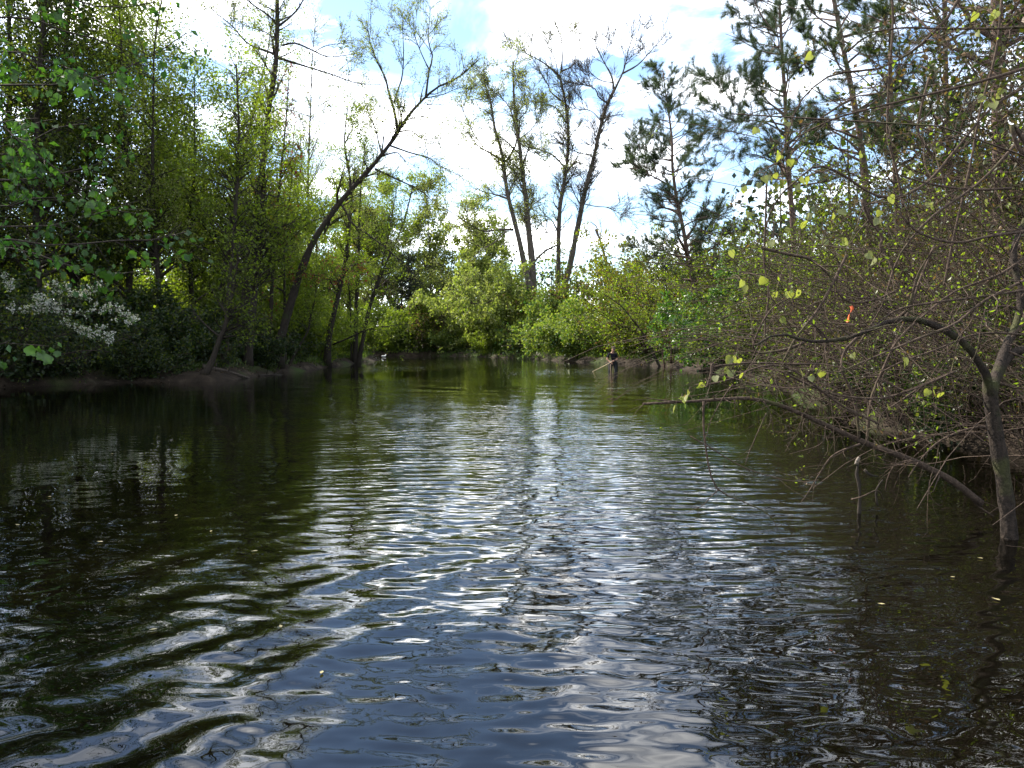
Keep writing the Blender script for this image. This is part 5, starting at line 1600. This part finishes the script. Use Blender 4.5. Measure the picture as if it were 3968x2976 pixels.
o = bpy.data.objects.new('cap', cap_mesh())
C.objects.link(o)
o.parent = person
o.location = (-.002, -.095, 1.645)
o.rotation_euler = (.12, 0, .3)
sm_ = o.modifiers.new('thickness', 'SOLIDIFY')
sm_.thickness = .006
skin_mesh('hair', [(-.02, -.055, 1.60), (-.03, -.035, 1.55), (-.035, -.035, 1.50)], [(0, 1), (1, 2)], [.092, .08, .045], M['dark'], person)
for s_ in (-1, 1):
    bm = bmesh.new()
    bmesh.ops.create_uvsphere(bm, u_segments=8, v_segments=6, radius=.014)
    me = bpy.data.meshes.new('eye')
    bm.to_mesh(me)
    bm.free()
    me.materials.append(M['dark'])
    o = bpy.data.objects.new('eye', me)
    C.objects.link(o)
    o.parent = person
    o.location = (.030 + s_ * .034, -.204 + .012 * s_, 1.583)
me_ = skin_mesh('mouth', [(.002, -.198, 1.505), (.048, -.194, 1.507)], [(0, 1)], [.009, .009], M['pale_tan'], person, sub=1)

for s_ in (-1, 1):
    skin_mesh('ear', [(.0 + s_ * .098, -.075, 1.60), (.0 + s_ * .104, -.07, 1.56)], [(0, 1)], [(.012, .022), (.010, .018)], M['skin'], person, sub=1)

# pole in the hands
pa, pb = np.array([PX + .05, PY - .262, .575]), np.array([PX - .98, PY - .12, .04])
pm = pa + (pb - pa) * .5
root = empty('net_pole', pb, 'pale wooden pole slanting from the hands of the wading person to the water', 'pole')
g = Geo()
full = pb + (pb - pa) * .25
Pp = smooth_path([pa, pm, pb, full], 14)
g.add(*tubes(Pp, np.full(14, .015), 8))
g.build('shaft', [M['pole']], root, pb)
g = Geo()
g.add(*tubes(smooth_path([pa + (pb - pa) * -.03, pa + (pb - pa) * .10], 4), np.array([.014, .019, .019, .016]), 8))
g.build('grip', [M['dark']], root, pb)

# ------------------------------------------------------------------ two ducks, litter, floating leaves
M['duck_white'] = plain_mat('duck_white', (.75, .74, .70), .8, .2, .08)
M['duck_dark'] = plain_mat('duck_dark', (.05, .04, .03), .8, .2, .3)
M['bill'] = plain_mat('bill', (.55, .28, .05), .6, .3, .1)


def duck(label, x, y, sc, rz, mat):
    r = empty('duck', (x, y, 0.0), label, 'duck', 'ducks by the tip of the spit')
    r.rotation_euler = (0, 0, rz)
    skin_mesh('body', [(-.24 * sc, 0, .10 * sc), (-.12 * sc, 0, .07 * sc), (.08 * sc, 0, .07 * sc), (.18 * sc, 0, .14 * sc), (.20 * sc, 0, .25 * sc), (.24 * sc, 0, .30 * sc)], [(0, 1), (1, 2), (2, 3), (3, 4), (4, 5)],
              [.03 * sc, (.11 * sc, .09 * sc), (.12 * sc, .09 * sc), .06 * sc, .04 * sc, .05 * sc], mat, r, root=2)
    skin_mesh('bill', [(.27 * sc, 0, .295 * sc), (.35 * sc, 0, .285 * sc)], [(0, 1)], [(.022 * sc, .014 * sc), (.022 * sc, .007 * sc)], M['bill'], r, sub=1)
    for s_ in (-1, 1):
        skin_mesh('wing', [(.06 * sc, s_ * .11 * sc, .11 * sc), (-.08 * sc, s_ * .11 * sc, .12 * sc), (-.22 * sc, s_ * .05 * sc, .12 * sc)], [(0, 1), (1, 2)], [(.03 * sc, .05 * sc), (.03 * sc, .055 * sc), (.01 * sc, .02 * sc)], mat, r)


duck('white duck on the water just past the tip of the spit', -13.0, 77.0, 1.0, .4, M['duck_white'])
duck('small dark duck on the water in front of the white duck', -10.5, 62.5, .8, 2.6, M['duck_dark'])

wpos = px(655, 1426, 29.6)
wx, wy = float(wpos[0]), 29.6
lt = empty('plastic_bottle', (wx, wy, gz(wx, wy) + .06), 'small white crumpled plastic bottle lying on the dark left bank', 'litter')
lt.rotation_euler = (0, 0, .5)
M['plastic'] = plain_mat('plastic', (.8, .8, .8), .35, .5, .05)
g = Geo()
prof = [(-.11, .02), (-.108, .05), (-.05, .056), (-.02, .047), (.02, .055), (.06, .052), (.09, .03), (.10, .018), (.12, .018)]
g.add(*tubes(np.array([[p, 0.0, .004 * math.sin(p * 60)] for p, r_ in prof]), np.array([r_ for p, r_ in prof]), 12))
n0 = g.n
g.add([[-.112, 0, 0]], np.zeros((0, 3), int))
g.f.append((np.array([[(i + 1) % 12, i, n0] for i in range(12)]), 0))
g.build('body', [M['plastic']], lt)
g = Geo()
g.add(*tubes(np.array([[.115, 0, 0], [.135, 0, 0], [.136, 0, 0]]), np.array([.021, .021, .001]), 10))
g.build('cap', [M['plastic']], lt)

M['float_leaf'] = leaf_mat('float_leaf', [(.38, .34, .12), (.46, .42, .22), (.30, .16, .06)], .2, .05)
rng = np.random.default_rng(801)
fm = bpy.data.meshes.new('floating_leaf')
fm.from_pydata([(0, 0, 0), (.22, .3, .05), (.26, .6, .03), (0, 1.1, .06), (-.26, .6, .06), (-.22, .3, .02), (0, .5, -.01)], [], [(0, 1, 6), (1, 2, 6), (2, 3, 6), (3, 4, 6), (4, 5, 6), (5, 0, 6)])
fm.materials.append(M['float_leaf'])
hz = Hw
for (a, c) in [(440, 1760), (200, 1925), (685, 1998), (820, 2060), (1000, 2138), (75, 2038), (400, 2103), (3810, 2168), (3877, 2330), (3400, 2345), (2440, 1620), (1090, 2440), (610, 2440), (1250, 2600), (3700, 2240)]:
    d = px(a, c, 1.0) - np.array([0, 0, EYE])
    k = -EYE / d[2]
    x, y = d[0] * k, d[1] * k
    ri = np.searchsorted(rr, math.hypot(x, y)); ai = np.searchsorted(aa, math.degrees(math.atan2(x, y)))
    o = bpy.data.objects.new('floating_leaf', fm)
    C.objects.link(o)
    o.location = (x, y, float(Hw[min(ri, nr - 1), min(ai, na - 1)]) + .008)
    sz = rng.uniform(.03, .05)
    o.scale = (sz, sz, sz)
    o.rotation_euler = (0, 0, rng.uniform(0, 6.28))
    tag(o, 'tiny pale dead leaf floating on the dark water', 'leaf', 'leaves floating on the pond')
